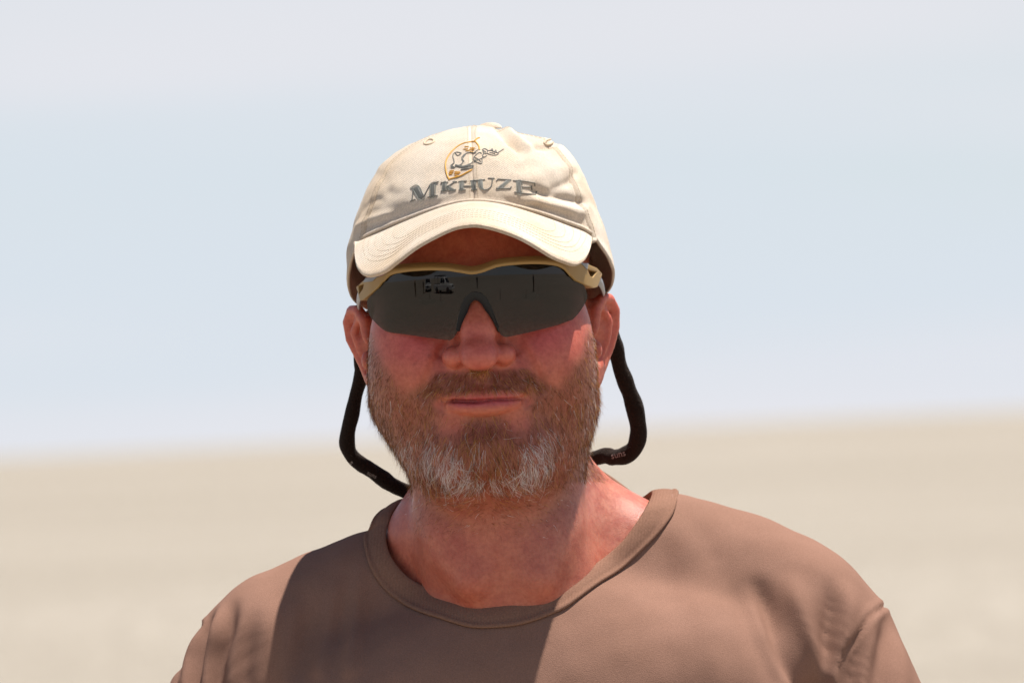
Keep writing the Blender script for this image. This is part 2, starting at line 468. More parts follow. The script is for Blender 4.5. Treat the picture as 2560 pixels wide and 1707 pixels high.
skin_material(); hair_material(); ground_material()
cloth_material('shirt_cotton', (0.262, 0.146, 0.106), 900, 0.4, 0.55, 0.0005, 0.0, 0.06, weave=False, fuzz=1500)
cloth_material('collar_rib', (0.250, 0.136, 0.094), 330, 0.0, 0.5, 0.0004, 0.0, 0.04)
cloth_material('trouser_cotton', (0.22, 0.19, 0.14), 500, 0.6, 0.4)
cloth_material('cap_twill', (0.78, 0.67, 0.55), 400, R(32), 0.9, 0.0006, 0.15, 0.08, wear=(0.88, 0.78, 0.65))
cloth_material('strap_neoprene', (0.022, 0.0135, 0.010), 600, 0, 0.9, 0.0012, 0.06, 0.1, weave=False, fuzz=700)
mat('cap_thread', (0.52, 0.40, 0.27), 0.7)
mat('grey_thread', (0.125, 0.122, 0.105), 0.6)
mat('light_grey_thread', (0.26, 0.27, 0.23), 0.6)
mat('gold_thread', (0.60, 0.30, 0.03), 0.5)
mat('frame_gold', (0.33, 0.20, 0.065), 0.5)
mat('frame_grey', (0.22, 0.22, 0.225), 0.35)
mat('rubber', (0.006, 0.007, 0.008), 0.7)
mat('teeth', (0.40, 0.33, 0.25), 0.35)
mat('eye_white', (0.7, 0.66, 0.62), 0.2)
mat('eye_dark', (0.03, 0.05, 0.06), 0.1)
mat('boot_leather', (0.11, 0.065, 0.035), 0.6)
mat('strap_print', (0.26, 0.22, 0.20), 0.7)
mat('cap_shade_lining', (0.10, 0.075, 0.05), 0.9)

def lens_material():
    m = bpy.data.materials.new('smoke_lens'); m.use_nodes = True; MAT['smoke_lens'] = m
    n, l = m.node_tree.nodes, m.node_tree.links; n.clear()
    g = n.new('ShaderNodeBsdfGlossy'); g.inputs['Roughness'].default_value = 0.02; g.inputs['Color'].default_value = (0.95, 0.92, 0.90, 1)
    t = n.new('ShaderNodeBsdfTransparent')
    tc = n.new('ShaderNodeTexCoord'); sp = n.new('ShaderNodeSeparateXYZ'); l.new(tc.outputs['Object'], sp.inputs[0])
    mr = n.new('ShaderNodeMapRange'); mr.inputs[1].default_value = HEAD[2] + .062; mr.inputs[2].default_value = HEAD[2] + .012
    l.new(sp.outputs['Z'], mr.inputs[0])
    rp = n.new('ShaderNodeValToRGB')      # graduated smoke tint, darker towards the brow
    rp.color_ramp.elements[0].color = (0.05, 0.05, 0.055, 1); rp.color_ramp.elements[1].color = (0.46, 0.44, 0.42, 1)
    l.new(mr.outputs[0], rp.inputs['Fac']); l.new(rp.outputs['Color'], t.inputs['Color'])
    f = n.new('ShaderNodeFresnel'); f.inputs['IOR'].default_value = 1.5
    ge = n.new('ShaderNodeNewGeometry'); nb = n.new('ShaderNodeMath'); nb.operation = 'SUBTRACT'; nb.inputs[0].default_value = 1.0; l.new(ge.outputs['Backfacing'], nb.inputs[1])
    fm = n.new('ShaderNodeMath'); fm.operation = 'MULTIPLY'; l.new(f.outputs[0], fm.inputs[0]); l.new(nb.outputs[0], fm.inputs[1])
    x = n.new('ShaderNodeMixShader'); o = n.new('ShaderNodeOutputMaterial')
    l.new(fm.outputs[0], x.inputs[0]); l.new(t.outputs[0], x.inputs[1]); l.new(g.outputs[0], x.inputs[2]); l.new(x.outputs[0], o.inputs['Surface'])
lens_material()

# ------------------------------------------------------------------ ground
def ground():
    ax = np.concatenate([-np.geomspace(40000, 3, 26), np.linspace(-2, 2, 5), np.geomspace(3, 40000, 26)])
    X, Y = np.meshgrid(ax, ax, indexing='ij')
    Z = np.zeros_like(X); r = np.hypot(X, Y)
    Z += 0.25 * np.sin(X * 0.031 + 1) * np.sin(Y * 0.027) * smooth01(30, 120, r) * (r < 1500)
    Z += 0.04 * np.sin(X * 0.31 + Y * .1) * smooth01(4, 15, r) * (r < 300)
    v = np.stack([X, Y, Z], -1).reshape(-1, 3)
    me = bpy.data.meshes.new('ground'); me.from_pydata([tuple(p) for p in v], [], [tuple(q) for q in grid_faces(len(ax), len(ax))]); me.update()
    tag(link('ground', me, 'sand'), 'flat pale sandy plain reaching a tilted horizon', 'ground', kind='structure')
ground()

# ------------------------------------------------------------------ person: body
person = empty('person', (0, 0, 0), label='bearded man in brown t-shirt and cap facing the camera', cat='person')

TX = 30.0   # the torso stands a little to the right of the head
def torso(F, grow=0.0, sleeves=False):
    g = grow
    F.ell((TX, 18, -330), (168 + g, 112 + g, 205 + g), 30)
    F.ell((TX, 0, -470), (178 + g, 140 + g, 190 + g), 40)
    F.ell((TX, 5, -620), (182 + g, 125 + g, 150 + g), 40)
    for sx, dz in ((1, 0.0), (-1, -7.0)):
        P = lambda x, y, z: (TX + sx * x, y, z + dz)
        F.cone(P(58, 46, -142), P(172, 40, -186), 44 + g, 52 + g, 26)
        F.ell(P(92, -14, -232), (82 + g, 58 + g, 66 + g), 40)
        if sleeves:
            ex = 8 if sx > 0 else 23
            F.cone(P(176 + ex * .4, 40, -190), P(203 + ex, 24, -290), 52 + g, 62 + g, 18)
            F.cone(P(203 + ex, 24, -290), P(222 + ex, 10, -400), 62 + g, 66 + g, 18)
        else:
            F.cone(P(178, 40, -192), P(208, 34, -470), 46 + g, 38 + g, 18)

def body():
    X = axis((-330, 9), (-104, 1.6), (-50, 1.05), (50, 1.6), (104, 9), 380)
    Y = axis((-170, 8), (-130, 1.05), (-78, 1.5), (50, 2.6), (112, 8), 190)
    Z = axis((-1560, 14), (-700, 9), (-165, 3.0), (-100, 1.6), (-48, 1.05), (20, 1.6), (75, 2.6), 158)
    F = Field(X, Y, Z)
    # cranium and face mass
    F.ell((0, 6, 66), (73, 93, 81), 10)
    F.ell((0, -46, 60), (58, 43, 46), 22)
    F.ell((0, -34, 2), (67, 58, 62), 22)
    F.chain([(-50, -58, 47), (-33, -77, 52), (-12, -86, 52), (0, -86, 50), (12, -86, 52), (33, -77, 52), (50, -58, 47)], 11, 16)
    F.ell((0, -40, -48), (56, 50, 32), 20)
    F.ell((0, -70, -25), (37, 34, 30), 18)
    F.ell((0, -80, -60), (26, 21, 18), 18)
    for s in (-1, 1):
        F.ell((s * 46, -53, 21), (22, 25, 19), 16)
        F.ell((s * 39, -61, -3), (29, 31, 32), 18)
        F.ell((s * 49, -14, -22), (24, 52, 46), 20)
        F.cone((s * 53, -4, -40), (s * 24, -72, -62), 18, 19, 20)
        F.ell((s * 32, -101, 40), (17, 15, 11), 9, sub=True)
        F.ell((s * 32, -72, 39), (15.5, 15.5, 13), 4)
        F.chain([(s * 48, -80, 40), (s * 32, -89, 38.5), (s * 19, -84, 38)], 0.9, 1.5, sub=True)
    # neck
    F.cone((2, 18, -15), (13, 24, -135), 55, 60, 22)
    F.ell((3, -26, -78), (47, 44, 26), 24)
    F.ell((8, -12, -125), (52, 40, 40), 26)
    F.cone((46, 46, -97), (150, 46, -164), 37, 26, 26)
    F.cone((10, 46, -108), (-92, 46, -174), 37, 25, 26)
    F.ell((-44, 34, -108), (24, 36, 30), 24)
    for s in (-1, 1):      # neck muscles
        F.chain([(s * 52, 16, -35), (s * 46 + 5, -14, -85), (s * 22 + 8, -46, -142)], (12, 11, 9), 16)
    torso(F, -9)
    # nose
    nx = -1.5
    on = lambda x, z, o=0.0: (x, F.front(x, z) + o, z)
    for s in (-1, 1):      # nasolabial fold, cut before the nose is added
        F.chain([on(s * 24, 9, -1.0), on(s * 31, -5, -.6), on(s * 38, -21, -.4)], (2.0, 2.6, 2.0), 7, sub=True)
    F.chain([(0, -90, 50), (nx * .5, -99, 35), (nx, -107, 19)], (8, 8, 9.5), 10)
    F.ell((nx, -98, 12), (13.5, 14, 18), 10)
    F.ell((nx, -110, 4.0), (12.6, 14, 11), 5)
    F.ell((nx, -115.5, .2), (10.8, 9.5, 8), 4)
    for s in (-1, 1):
        F.ell((nx + s * 15.8, -101.5, 2.2), (7.9, 11, 7.2), 3.4)
        F.chain([on(nx + s * 12.5, 12.0, -.6), on(nx + s * 19.5, 10.2, -.8), on(nx + s * 24.6, 4.5, -.6)], (1.6, 2.1, 1.7), 4.0, sub=True)
        F.ell((nx + s * 9.8, -106.5, -5.6), (4.8, 6.5, 3.8), 2.0, sub=True)
    F.chain([(nx, -105, -4), (0, -101, -9)], (3.6, 3.4), 5)
    # lips
    lx = np.linspace(-26, 26, 13)
    up = lambda x: -22.6 - 0.0016 * x ** 2 - 0.7 * math.exp(-(x / 3) ** 2)
    F.chain([on(x, up(x), 2.1 + .0014 * x * x) for x in lx], 3.9 - 0.0026 * lx ** 2, 2.4)
    lx2 = np.linspace(-21, 21, 9)
    F.ell((0, F.front(0, -42) - 3.5, -41), (23, 6, 5.5), 10, sub=True)
    F.chain([on(x, -30.8 + 0.0055 * x ** 2, 1.5 + .002 * x * x) for x in lx2], 5.1 - 0.0045 * lx2 ** 2, 3)
    gx = np.linspace(-27.5, 27.5, 21)
    gr = np.where((gx > -22) & (gx < -1), 1.5, 0.85) * np.where(abs(gx) > 25, .6, 1)
    gl = [on(x, -26.7 + 0.0010 * x ** 2 + 0.3 * math.sin(x * .25), 0.5) for x in gx]
    F.chain(gl, gr, 1.0, sub=True)
    F.chain([(p[0], p[1] + 3, p[2]) for p in gl if -22 < p[0] < -3], 1.3, 1.0, sub=True)
    F.chain([(p[0], p[1] + 1.5, p[2]) for p in gl], .75, .6, sub=True)
    for s in (-1, 1): F.ell(on(s * 29.5, -27.5, -1), (3, 2.5, 4), 5, sub=True)
    # ears
    ca, sa = math.cos(R(29)), math.sin(R(29))
    for s in (-1, 1):
        tl, ps = ((.19, .95) if s > 0 else (.33, .84))
        E = lambda p, q, o=0.0: (s * (72.0 + sa * p * ps + ca * o - max(0, 24 - q) * tl * min(1, p / 12)), 6 + ca * p - sa * o, q)
        rot = np.array([[sa * s, ca * s, 0], [ca, -sa, 0], [0, 0, 1]])   # columns: along p, along normal, z
        F.ell(E(11, 10, -1), (16, 4.5, 27), 6, rot=rot)
        F.chain([E(4, 4, 3), E(1, 16, 2), E(3, 29, 2.5), E(11, 36, 3), E(21, 36, 3), E(28, 29, 3), E(30, 18, 3), E(28, 5, 2.5), E(23, -6, 1.5), E(17, -13, 1)],
                (2.2, 3.0, 3.6, 3.8, 3.9, 3.9, 3.7, 3.4, 3.2, 3.6), 3.5)
        F.ell(E(9, -15, 0.5), (7.5, 4, 8), 6, rot=rot)
        F.chain([E(13, 29, 3), E(19, 22, 4), E(20, 10, 4), E(16, -2, 3.5), E(12, -8, 3)], (2.4, 2.8, 3.0, 3.0, 2.6), 4)
        F.ell(E(8.5, 5, 6.5), (8, 7.5, 12), 3, sub=True, rot=rot)
        F.chain([E(13, 32, 6.6), E(21, 30.5, 6.4), E(25, 21, 6.2), E(23.5, 8, 5.8), E(18.5, -4, 5.2)], (2.0, 2.7, 2.7, 2.4, 1.8), 2, sub=True)
        F.chain([E(9, 30, 0), E(18, 30, 0), E(23, 20, 0), E(21, 7, 0), E(16, -4, 0)], 2.6, 3)
        F.ell(E(0, 3, 3), (3.5, 4, 6), 4, rot=rot)
    # forearms reaching to the trouser pockets, thighs inside the trousers
    for s in (-1, 1):
        F.cone((TX + s * 208, 34, -460), (TX + s * 205, -10, -640), 38, 30, 20)
        F.cone((TX + s * 205, -10, -640), (TX + s * 178, -62, -800), 30, 24, 15)
        F.ell((TX + s * 170, -64, -850), (22, 30, 48), 15)
        F.cone((TX + s * 88, 5, -750), (TX + s * 95, 5, -1150), 78, 52, 30)
        F.cone((TX + s * 95, 5, -1150), (TX + s * 100, 18, -1540), 50, 34, 30)
    v, f = F.mesh(3)
    a, b_, c_ = v[f[:, 0]], v[f[:, 1]], v[f[:, 2]]
    if np.einsum('ij,ij->i', a, np.cross(b_, c_)).sum() < 0: f = f[:, ::-1].copy()
    # the jaw is fuller on the right of the picture
    k = smooth01(-20, -58, v[:, 2]) * smooth01(-115, -78, v[:, 2])
    v[:, 0] *= 1 - k * np.where(v[:, 0] < 0, .145, .06) * smooth01(5, 35, np.abs(v[:, 0]))
    return v, f

BV, BF = body()
BN = vnormals(BV, BF)
me = mesh_np('body', BV, BF)

CHEEK = np.array([(0, -24), (29, -21), (34, -14), (41, -15), (46, -17), (52, -13), (58, -6), (62, 2), (67, 12), (71, 22), (75, 27), (90, 27)], float)
def beard_density(P):
    x, y, z = P.T; ax = np.abs(x)
    zc = np.interp(ax, CHEEK[:, 0], CHEEK[:, 1]) + 2.5 * noise3(P, 1 / 16, 41, 1)
    d = np.where(ax < 47, smooth01(zc + 3, zc - 5, z), smooth01(zc + 5, zc - 13, z))
    d *= smooth01(6, -4, y - np.where(z < -40, (-40 - z) * .9, 0)) * np.where((z > -24), smooth01(-2, -8, y), 1)
    # bare strip round the mouth
    mouth = smooth01(1.0, 1.25, ((x / 30) ** 2 + ((z + 28) / 8.0) ** 2))
    d *= mouth
    under = np.exp(-((ax - 21) / 9.0) ** 4) * np.exp(-((z + 39.5) / 8.0) ** 4)
    d *= 1 - .88 * under
    d *= 1 - .7 * np.exp(-(x / 22) ** 2) * np.exp(-((z + 35.5) / 2.2) ** 2)
    # moustache
    mw = 30 + np.clip(-8 - z, 0, 30) * .8
    m = smooth01(mw + 3, mw - 4, ax) * smooth01(-5.5, -9, z) * smooth01(-21.8, -20.0, z) * (y < -70)
    d = np.maximum(d, m * (.75 + .25 * smooth01(2, 6, ax)))
    # neck thins out
    d *= 1 - .30 * smooth01(-74, -90, z) - .70 * smooth01(-90, -120, z + 3 * noise3(P, 1 / 20, 43, 1))
    d *= np.where(z < -82, smooth01(58, 46, np.abs(x - 4)), 1)
    return np.clip(d, 0, 1)

def skin_tint(v, n):
    x, y, z = v.T
    c = np.tile(np.array([0.51, 0.138, 0.080]), (len(v), 1))
    def blob(p, r, colr, w):
        nonlocal c
        d = (((v - np.array(p)) / np.array(r)) ** 2).sum(1); k = (np.exp(-d) * w)[:, None]; c = c * (1 - k) + np.array(colr) * k
    for s in (-1, 1):
        blob((s * 40, -85, 14), (22, 40, 18), (0.58, 0.104, 0.090), .9)
        blob((s * 90, 20, 12), (14, 30, 40), (0.60, 0.140, 0.092), .8)
    blob((-1, -118, 5), (18, 22, 16), (0.55, 0.120, 0.090), .8)
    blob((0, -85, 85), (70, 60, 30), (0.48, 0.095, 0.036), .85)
    blob((60, 0, -100), (60, 80, 45), (0.45, 0.180, 0.126), .85)  # sunlit side of the neck, its paler tone put into the skin colour
    # stubble roots and shade among the hairs, both mixed into the skin colour
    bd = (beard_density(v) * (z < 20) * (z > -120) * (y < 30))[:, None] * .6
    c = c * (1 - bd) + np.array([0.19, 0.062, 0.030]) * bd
    # lips
    lipz = -26.6
    k = np.exp(-((z - lipz + 0.4) / 4.3) ** 4) * smooth01(25, 15, np.abs(x)) * (y < -84)
    c = c * (1 - .9 * k[:, None]) + np.array([0.47, 0.085, 0.085]) * .9 * k[:, None]
    for px, py, r in ((1073, 889, 1.6), (1036, 910, 1.0), (1375, 930, 1.1), (1545, 1346, 1.5), (1533, 1357, 1.0), (1300, 905, .9)):
        p = PX(v); d = np.hypot(p[:, 0] - px, p[:, 1] - py) * PXMM
        k = (np.exp(-(d / r) ** 2) * (n[:, 1] < 0) * (y < 40) * .75)[:, None]; c = c * (1 - k) + np.array([0.30, 0.055, 0.045]) * k
    return c

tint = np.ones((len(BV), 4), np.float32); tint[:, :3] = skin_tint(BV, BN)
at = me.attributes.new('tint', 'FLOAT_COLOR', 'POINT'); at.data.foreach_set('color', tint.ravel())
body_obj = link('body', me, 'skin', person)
for s in (-1, 1):
    mb = MB(); th = np.linspace(0, math.pi, 13); ph = np.linspace(0, 2 * math.pi, 24, endpoint=False)
    T, P = np.meshgrid(th, ph)
    def ball(c, r, sq=1.0):
        v = np.stack([np.sin(T) * np.cos(P), -np.cos(T) * sq, np.sin(T) * np.sin(P)], -1).reshape(-1, 3) * r + np.array(c)
        return v, [tuple(q) for q in grid_faces(24, 13, True)]
    eye = link('eye', MB().add(*ball((s * 32, -75.5, 39.5), 11.5)).mesh('eye'), 'eye_white', person)
    iris = link('iris', MB().add(*ball((s * 32, -86.2, 39.5), 5.0, .25)).mesh('iris'), 'eye_dark', eye)
th = np.linspace(-1, 1, 5)
for k, tx in enumerate((-18, -13, -7.5, -1.5)):
    w = (4.6, 5.2, 5.6, 5.6)[k] * .52
    v, f = tube([(tx, -98.4 + .014 * tx ** 2, -30), (tx, -98.8 + .014 * tx ** 2, -26), (tx, -97.5 + .014 * tx ** 2, -21)], (w * .9, w, w), 10, flat=.6)
    link('tooth', MB().add(v, f).mesh('tooth'), 'teeth', person)

BVH_BODY = BVHTree.FromPolygons((BV).tolist(), BF.tolist())
CAMMM = (CAM - HEAD) * 1000
def cast(bvh, px, py, off=0.0, default_y=None):
    d = WP(px, py, 0) - CAMMM; d /= np.linalg.norm(d)
    h = bvh.ray_cast(Vector(CAMMM), Vector(d))
    if h[0] is None:
        if default_y is None: return None, None
        return WP(px, py, default_y), np.array([0, -1.0, 0])
    n = np.array(h[1]); n = n if n @ d < 0 else -n
    return np.array(h[0]) + n * off, n

# ------------------------------------------------------------------ t-shirt
def zoomD(p): return [(400 + x * .44643, 1150 + y * .44643) for x, y in p]
def zoomE(p): return [(1300 + x * .44643, 1100 + y * .44643) for x, y in p]

def shirt():
    X = axis((-330, 2.6), 390); Y = axis((-165, 2.6), (60, 5), 170); Z = axis((-700, 7), (-420, 4), (-260, 2.6), -60)
    F = Field(X, Y, Z)
    torso(F, 0, True)
    F.cone((46, 47, -101), (150, 46, -154), 40, 44, 26)
    F.cone((10, 47, -113), (-92, 46, -164), 40, 44, 26)
    F.ell((10, 30, -118), (62, 55, 30), 30)
    v, f = F.mesh(3)
    a, b_, c_ = v[f[:, 0]], v[f[:, 1]], v[f[:, 2]]
    if np.einsum('ij,ij->i', a, np.cross(b_, c_)).sum() < 0: f = f[:, ::-1].copy()
    # silhouette of the shoulders taken from the photograph's outline
    Rr = [(1691, 1223), (1836, 1267), (1970, 1308), (2059, 1354), (2126, 1404), (2171, 1448), (2217, 1511), (2251, 1569)]
    Ll = [(900, 1317), (837, 1351), (757, 1382), (668, 1413), (596, 1454), (538, 1503), (480, 1570), (445, 1632)]
    tgt = WP(*np.array(Ll[::-1] + Rr).T, 34.0)
    tx, tz = tgt[:, 0], tgt[:, 2]
    xs = np.arange(-200, 270, 4.0); top = np.array([v[np.abs(v[:, 0] - x) < 4, 2].max() for x in xs])
    want = np.interp(xs, tx, tz); dz = want - top
    dz = np.convolve(np.pad(dz, 4, 'edge'), np.ones(9) / 9, 'valid')
    inner = smooth01(-60, -88, xs) + smooth01(96, 118, xs)
    dz *= inner
    dzv = np.interp(v[:, 0], xs, dz); topv = np.interp(v[:, 0], xs, top)
    v[:, 2] += dzv * smooth01(-110, -10, v[:, 2] - topv)
    n = vnormals(v, f)
    p = PX(v); front = smooth01(-0.02, -0.5, n[:, 1])
    d = np.zeros(len(v))
    def fold(line, amp, w, fade=True):
        nonlocal d
        L = catmull(line, 24); r = seg_dist(p, L); g = np.exp(-(r / (w * 1.02)) ** 2)
        if fade:
            g *= smooth01(0, 110, p[:, 1] - L[0, 1] + 40)
        d += np.where(p[:, 0] > 1800, 1.25, 1.3) * amp * g * front
    # right side of the picture: drapes over the chest towards the armpit
    fold(zoomE([(1330, 800), (1390, 960), (1450, 1130), (1540, 1300), (1620, 1420)]), -7.0, 22)
    fold(zoomE([(1520, 780), (1570, 960), (1630, 1160), (1720, 1360), (1760, 1440)]), 5.5, 26)
    fold(zoomE([(1745, 800), (1745, 960), (1715, 1120), (1690, 1400)]), -6.5, 20)
    fold(zoomE([(1830, 820), (1840, 960), (1800, 1120), (1760, 1300)]), 4.0, 22)
    fold(zoomE([(1220, 850), (1290, 1020), (1360, 1170), (1440, 1330)]), -3.2, 26)
    fold(zoomE([(1290, 840), (1350, 1010), (1410, 1150), (1500, 1340)]), 2.8, 24)
    fold(zoomE([(960, 420), (1010, 520), (1060, 640)]), -1.6, 26)
    fold(zoomE([(900, 420), (1010, 900), (1130, 1360)]), 1.8, 50)
    fold(zoomE([(2010, 960), (1960, 1060), (1930, 1200), (1900, 1400)]), 4.5, 24)
    fold(zoomE([(1925, 1060), (1890, 1160), (1860, 1300), (1850, 1400)]), -4.0, 18)
    fold(zoomE([(2060, 960), (2040, 1100), (2010, 1250), (1990, 1400)]), -4.0, 22)
    fold(zoomE([(2110, 1050), (2130, 1200), (2130, 1400)]), 3.0, 26)
    # left side
    fold(zoomD([(400, 800), (380, 960), (335, 1100), (310, 1300)]), -6.5, 17)
    fold(zoomD([(340, 790), (310, 950), (270, 1100), (250, 1300)]), 5.0, 17)
    fold(zoomD([(290, 800), (240, 1000), (215, 1120), (190, 1300)]), -6.5, 16)
    fold(zoomD([(250, 800), (190, 980), (150, 1110), (130, 1260)]), 4.0, 18)
    fold(zoomD([(120, 1080), (90, 1160), (60, 1260)]), -4.5, 14)
    fold(zoomD([(480, 820), (440, 1000), (410, 1260)]), 3.6, 24)
    fold(zoomD([(510, 880), (490, 1050), (470, 1260)]), -3.6, 22)
    fold(zoomD([(620, 820), (580, 1000), (540, 1260)]), 2.6, 30)
    fold(zoomD([(760, 800), (735, 1000), (700, 1260)]), 2.4, 16)
    fold(zoomD([(1010, 690), (950, 900), (890, 1180)]), 2.0, 15)
    fold(zoomD([(1115, 600), (1090, 900), (1060, 1180)]), 2.4, 13)
    fold(zoomD([(1060, 640), (1020, 880), (980, 1180)]), -1.8, 18)
    fold(zoomD([(860, 760), (830, 960), (800, 1200)]), -2.0, 26)
    fold(zoomD([(1200, 800), (1170, 1000), (1150, 1200)]), -1.6, 26)
    d += 0.9 * noise3(v, 1 / 95, 3, 2) + 0.36 * noise3(v * np.array([1.5, 1, .55]), 1 / 26, 5, 2)
    v = v + n * d[:, None]
    for _ in range(6): v = v + .5 * (lap(v, f) - v)
    return v, f

SV, SF = shirt()
SN = vnormals(SV, SF)
BVH_SHIRT = BVHTree.FromPolygons(SV.tolist(), SF.tolist())

COL_OUT = [(962, 1275), (927, 1306), (913, 1342), (918, 1391), (936, 1436), (980, 1489), (1070, 1538), (1159, 1565), (1226, 1570), (1315, 1558),
           (1382, 1534), (1434, 1506), (1523, 1444), (1612, 1368), (1666, 1310), (1688, 1265), (1691, 1225)]
COL_IN = [(1012, 1246), (980, 1284), (969, 1337), (980, 1391), (1025, 1445), (1092, 1480), (1140, 1500), (1181, 1514), (1248, 1514), (1337, 1489),
          (1389, 1462), (1450, 1434), (1492, 1408), (1550, 1359), (1586, 1314), (1612, 1270), (1628, 1229)]
def collar_ring():
    O, I = [], []
    for k, (px, py) in enumerate(COL_OUT):
        q, n = cast(BVH_SHIRT, px, py, 0.6, 30)
        if k == 0: q = WP(px, py, 54)
        if k == len(COL_OUT) - 1: q = WP(px, py, 58)
        O.append(q)
    for k, (px, py) in enumerate(COL_IN):
        q, n = cast(BVH_SHIRT, px, py, 1.5, 30)
        if k == 0: q = WP(px, py, 58)
        if k == len(COL_IN) - 1: q = WP(px, py, 62)
        I.append(q)
    O = np.array(O); I = np.array(I)
    # keep the depth smooth along the band
    back_o = [(108, 88, -100), (78, 108, -84), (20, 114, -74), (-35, 108, -82), (-62, 88, -104)]
    back_i = [(95, 88, -94), (68, 101, -72), (20, 105, -60), (-28, 101, -68), (-50, 88, -94)]
    def closed(A, B, n):
        P = np.vstack([A, B]); P3 = np.vstack([P[-3:], P, P[:4]]); m = len(P)
        C = catmull(P3, (len(P3) - 1) * 12 + 1); return C[36:36 + m * 12]
    CO, CI = closed(O, back_o, 12), closed(I, back_i, 12)
    m = (len(O) - 1) * 12
    for C, off in ((CO, 1.3), (CI, 1.8)):
        for i in range(10, m - 8):
            h = BVH_SHIRT.find_nearest(Vector(C[i])); n = np.array(h[1])
            if n @ (C[i] - np.array([20, 30, -330])) < 0: n = -n
            k = min(1.0, (i - 10) / 12, (m - 8 - i) / 12)
            C[i] = C[i] * (1 - k) + (np.array(h[0]) + n * off) * k
        for _ in range(3): C[4:m] = .25 * C[3:m - 1] + .5 * C[4:m] + .25 * C[5:m + 1]
    return CO, CI
CO, CI = collar_ring()
mid = (CO + CI) / 2
cc = mid.mean(0); uu, ss, vt = np.linalg.svd(mid - cc, full_matrices=False)
axn = vt[2] * np.sign(vt[2][2])
ring2 = (mid * .45 + CO * .55 - cc) @ vt[:2].T
def in_hole(v):
    h = (v - cc) @ axn
    return inside((v - cc) @ vt[:2].T, ring2) & (h > -45)
cut = in_hole(SV)
keep = ~(cut[SF].all(1)) & ~((SV[SF][:, :, 2] < -690).any(1))
keep &= ~((np.abs(SV[SF][:, :, 0].mean(1) - TX) > 150) & (SV[SF][:, :, 2].mean(1) < -405) & (np.abs(SV[SF][:, :, 0].mean(1) - TX) > 178))
pxs = PX(SV)
SEAM_R = zoomE([(2075, 900), (2055, 920), (1960, 990), (1880, 1110), (1830, 1170), (1800, 1270), (1790, 1360), (1785, 1500)])
SEAM_R = np.array(SEAM_R); SEAM_L = np.array([(500, 1560), (470, 1600), (452, 1650), (446, 1700), (440, 1800)])
sr = pxs[:, 0] > np.interp(pxs[:, 1], SEAM_R[:, 1], SEAM_R[:, 0], left=4000)
sl = pxs[:, 0] < np.interp(pxs[:, 1], SEAM_L[:, 1], SEAM_L[:, 0], left=-4000)
# the seam itself sinks a little
front = SN[:, 1] < .4
for L in (SEAM_R, SEAM_L):
    r = seg_dist(pxs, catmull(L, 40)); SV = SV - SN * (1.6 * np.exp(-(r / 5.0) ** 2) * front)[:, None] + SN * (0.8 * np.exp(-((r - 14) / 8.0) ** 2) * front)[:, None]
def submesh(name, mask, material, parent):
    f = SF[keep & mask]; used = np.unique(f); m = np.full(len(SV), -1); m[used] = np.arange(len(used))
    me = mesh_np(name, SV[used], m[f]); o = link(name, me, material, parent)
    me.normals_split_custom_set_from_vertices([tuple(q) for q in SN2[used]])
    return o
SN2 = vnormals(SV, SF)
fx = SV[SF][:, :, 0].mean(1) - TX
fr, fl = sr[SF].any(1) & (fx > 160), sl[SF].any(1) & (fx < -160)
def biggest(mask):
    idx = np.nonzero(keep & mask)[0]; f = SF[idx]; lab = np.arange(len(SV))
    for _ in range(400):
        m = lab[f].min(1); new = lab.copy()
        for c in range(4): np.minimum.at(new, f[:, c], m)
        new = new[new]
        if (new == lab).all(): break
        lab = new
    fl_ = lab[f[:, 0]]; u_, ct = np.unique(fl_, return_counts=True); out = np.zeros(len(SF), bool); out[idx[fl_ == u_[ct.argmax()]]] = True
    return out
fr, fl = biggest(fr), biggest(fl)
shirt_obj = submesh('t_shirt', ~fr & ~fl, 'shirt_cotton', person)
submesh('sleeve', fr, 'shirt_cotton', shirt_obj); submesh('sleeve', fl, 'shirt_cotton', shirt_obj)

def collar():
    t = np.roll(CO, -1, 0) - np.roll(CO, 1, 0)
    w = CI - CO; n = np.cross(t, w); n /= np.linalg.norm(n, axis=1)[:, None]
    rad = mid - np.array([12, 25, 0]); rad[:, 2] = 0
    sgn = np.sign((n * (rad / np.linalg.norm(rad, axis=1)[:, None] + np.array([0, 0, .5]))).sum(1))
    n *= sgn[:, None]
    prof = [(-.02, -1.0), (-.03, .5), (.02, 1.5), (.10, 1.6), (.16, .9), (.30, 1.7), (.5, 2.2), (.75, 2.0), (.93, 1.2), (1.0, .1), (.97, -1.2), (.5, -.6)]
    V = np.stack([CO + w * a + n * b * .75 for a, b in prof], 1)
    nu, nv = V.shape[:2]; V = V.reshape(-1, 3)
    f = []
    for i in range(nu):
        for j in range(nv):
            a, b = i, (i + 1) % nu; c = (j + 1) % nv
            f.append((a * nv + j, b * nv + j, b * nv + c, a * nv + c))
    col_o = link('collar', MB().add(V, f).mesh('collar'), 'collar_rib', shirt_obj)
    bm = bmesh.new(); bm.from_mesh(col_o.data); bmesh.ops.recalc_face_normals(bm, faces=bm.faces); bm.to_mesh(col_o.data); bm.free()
    return n
CN = collar()

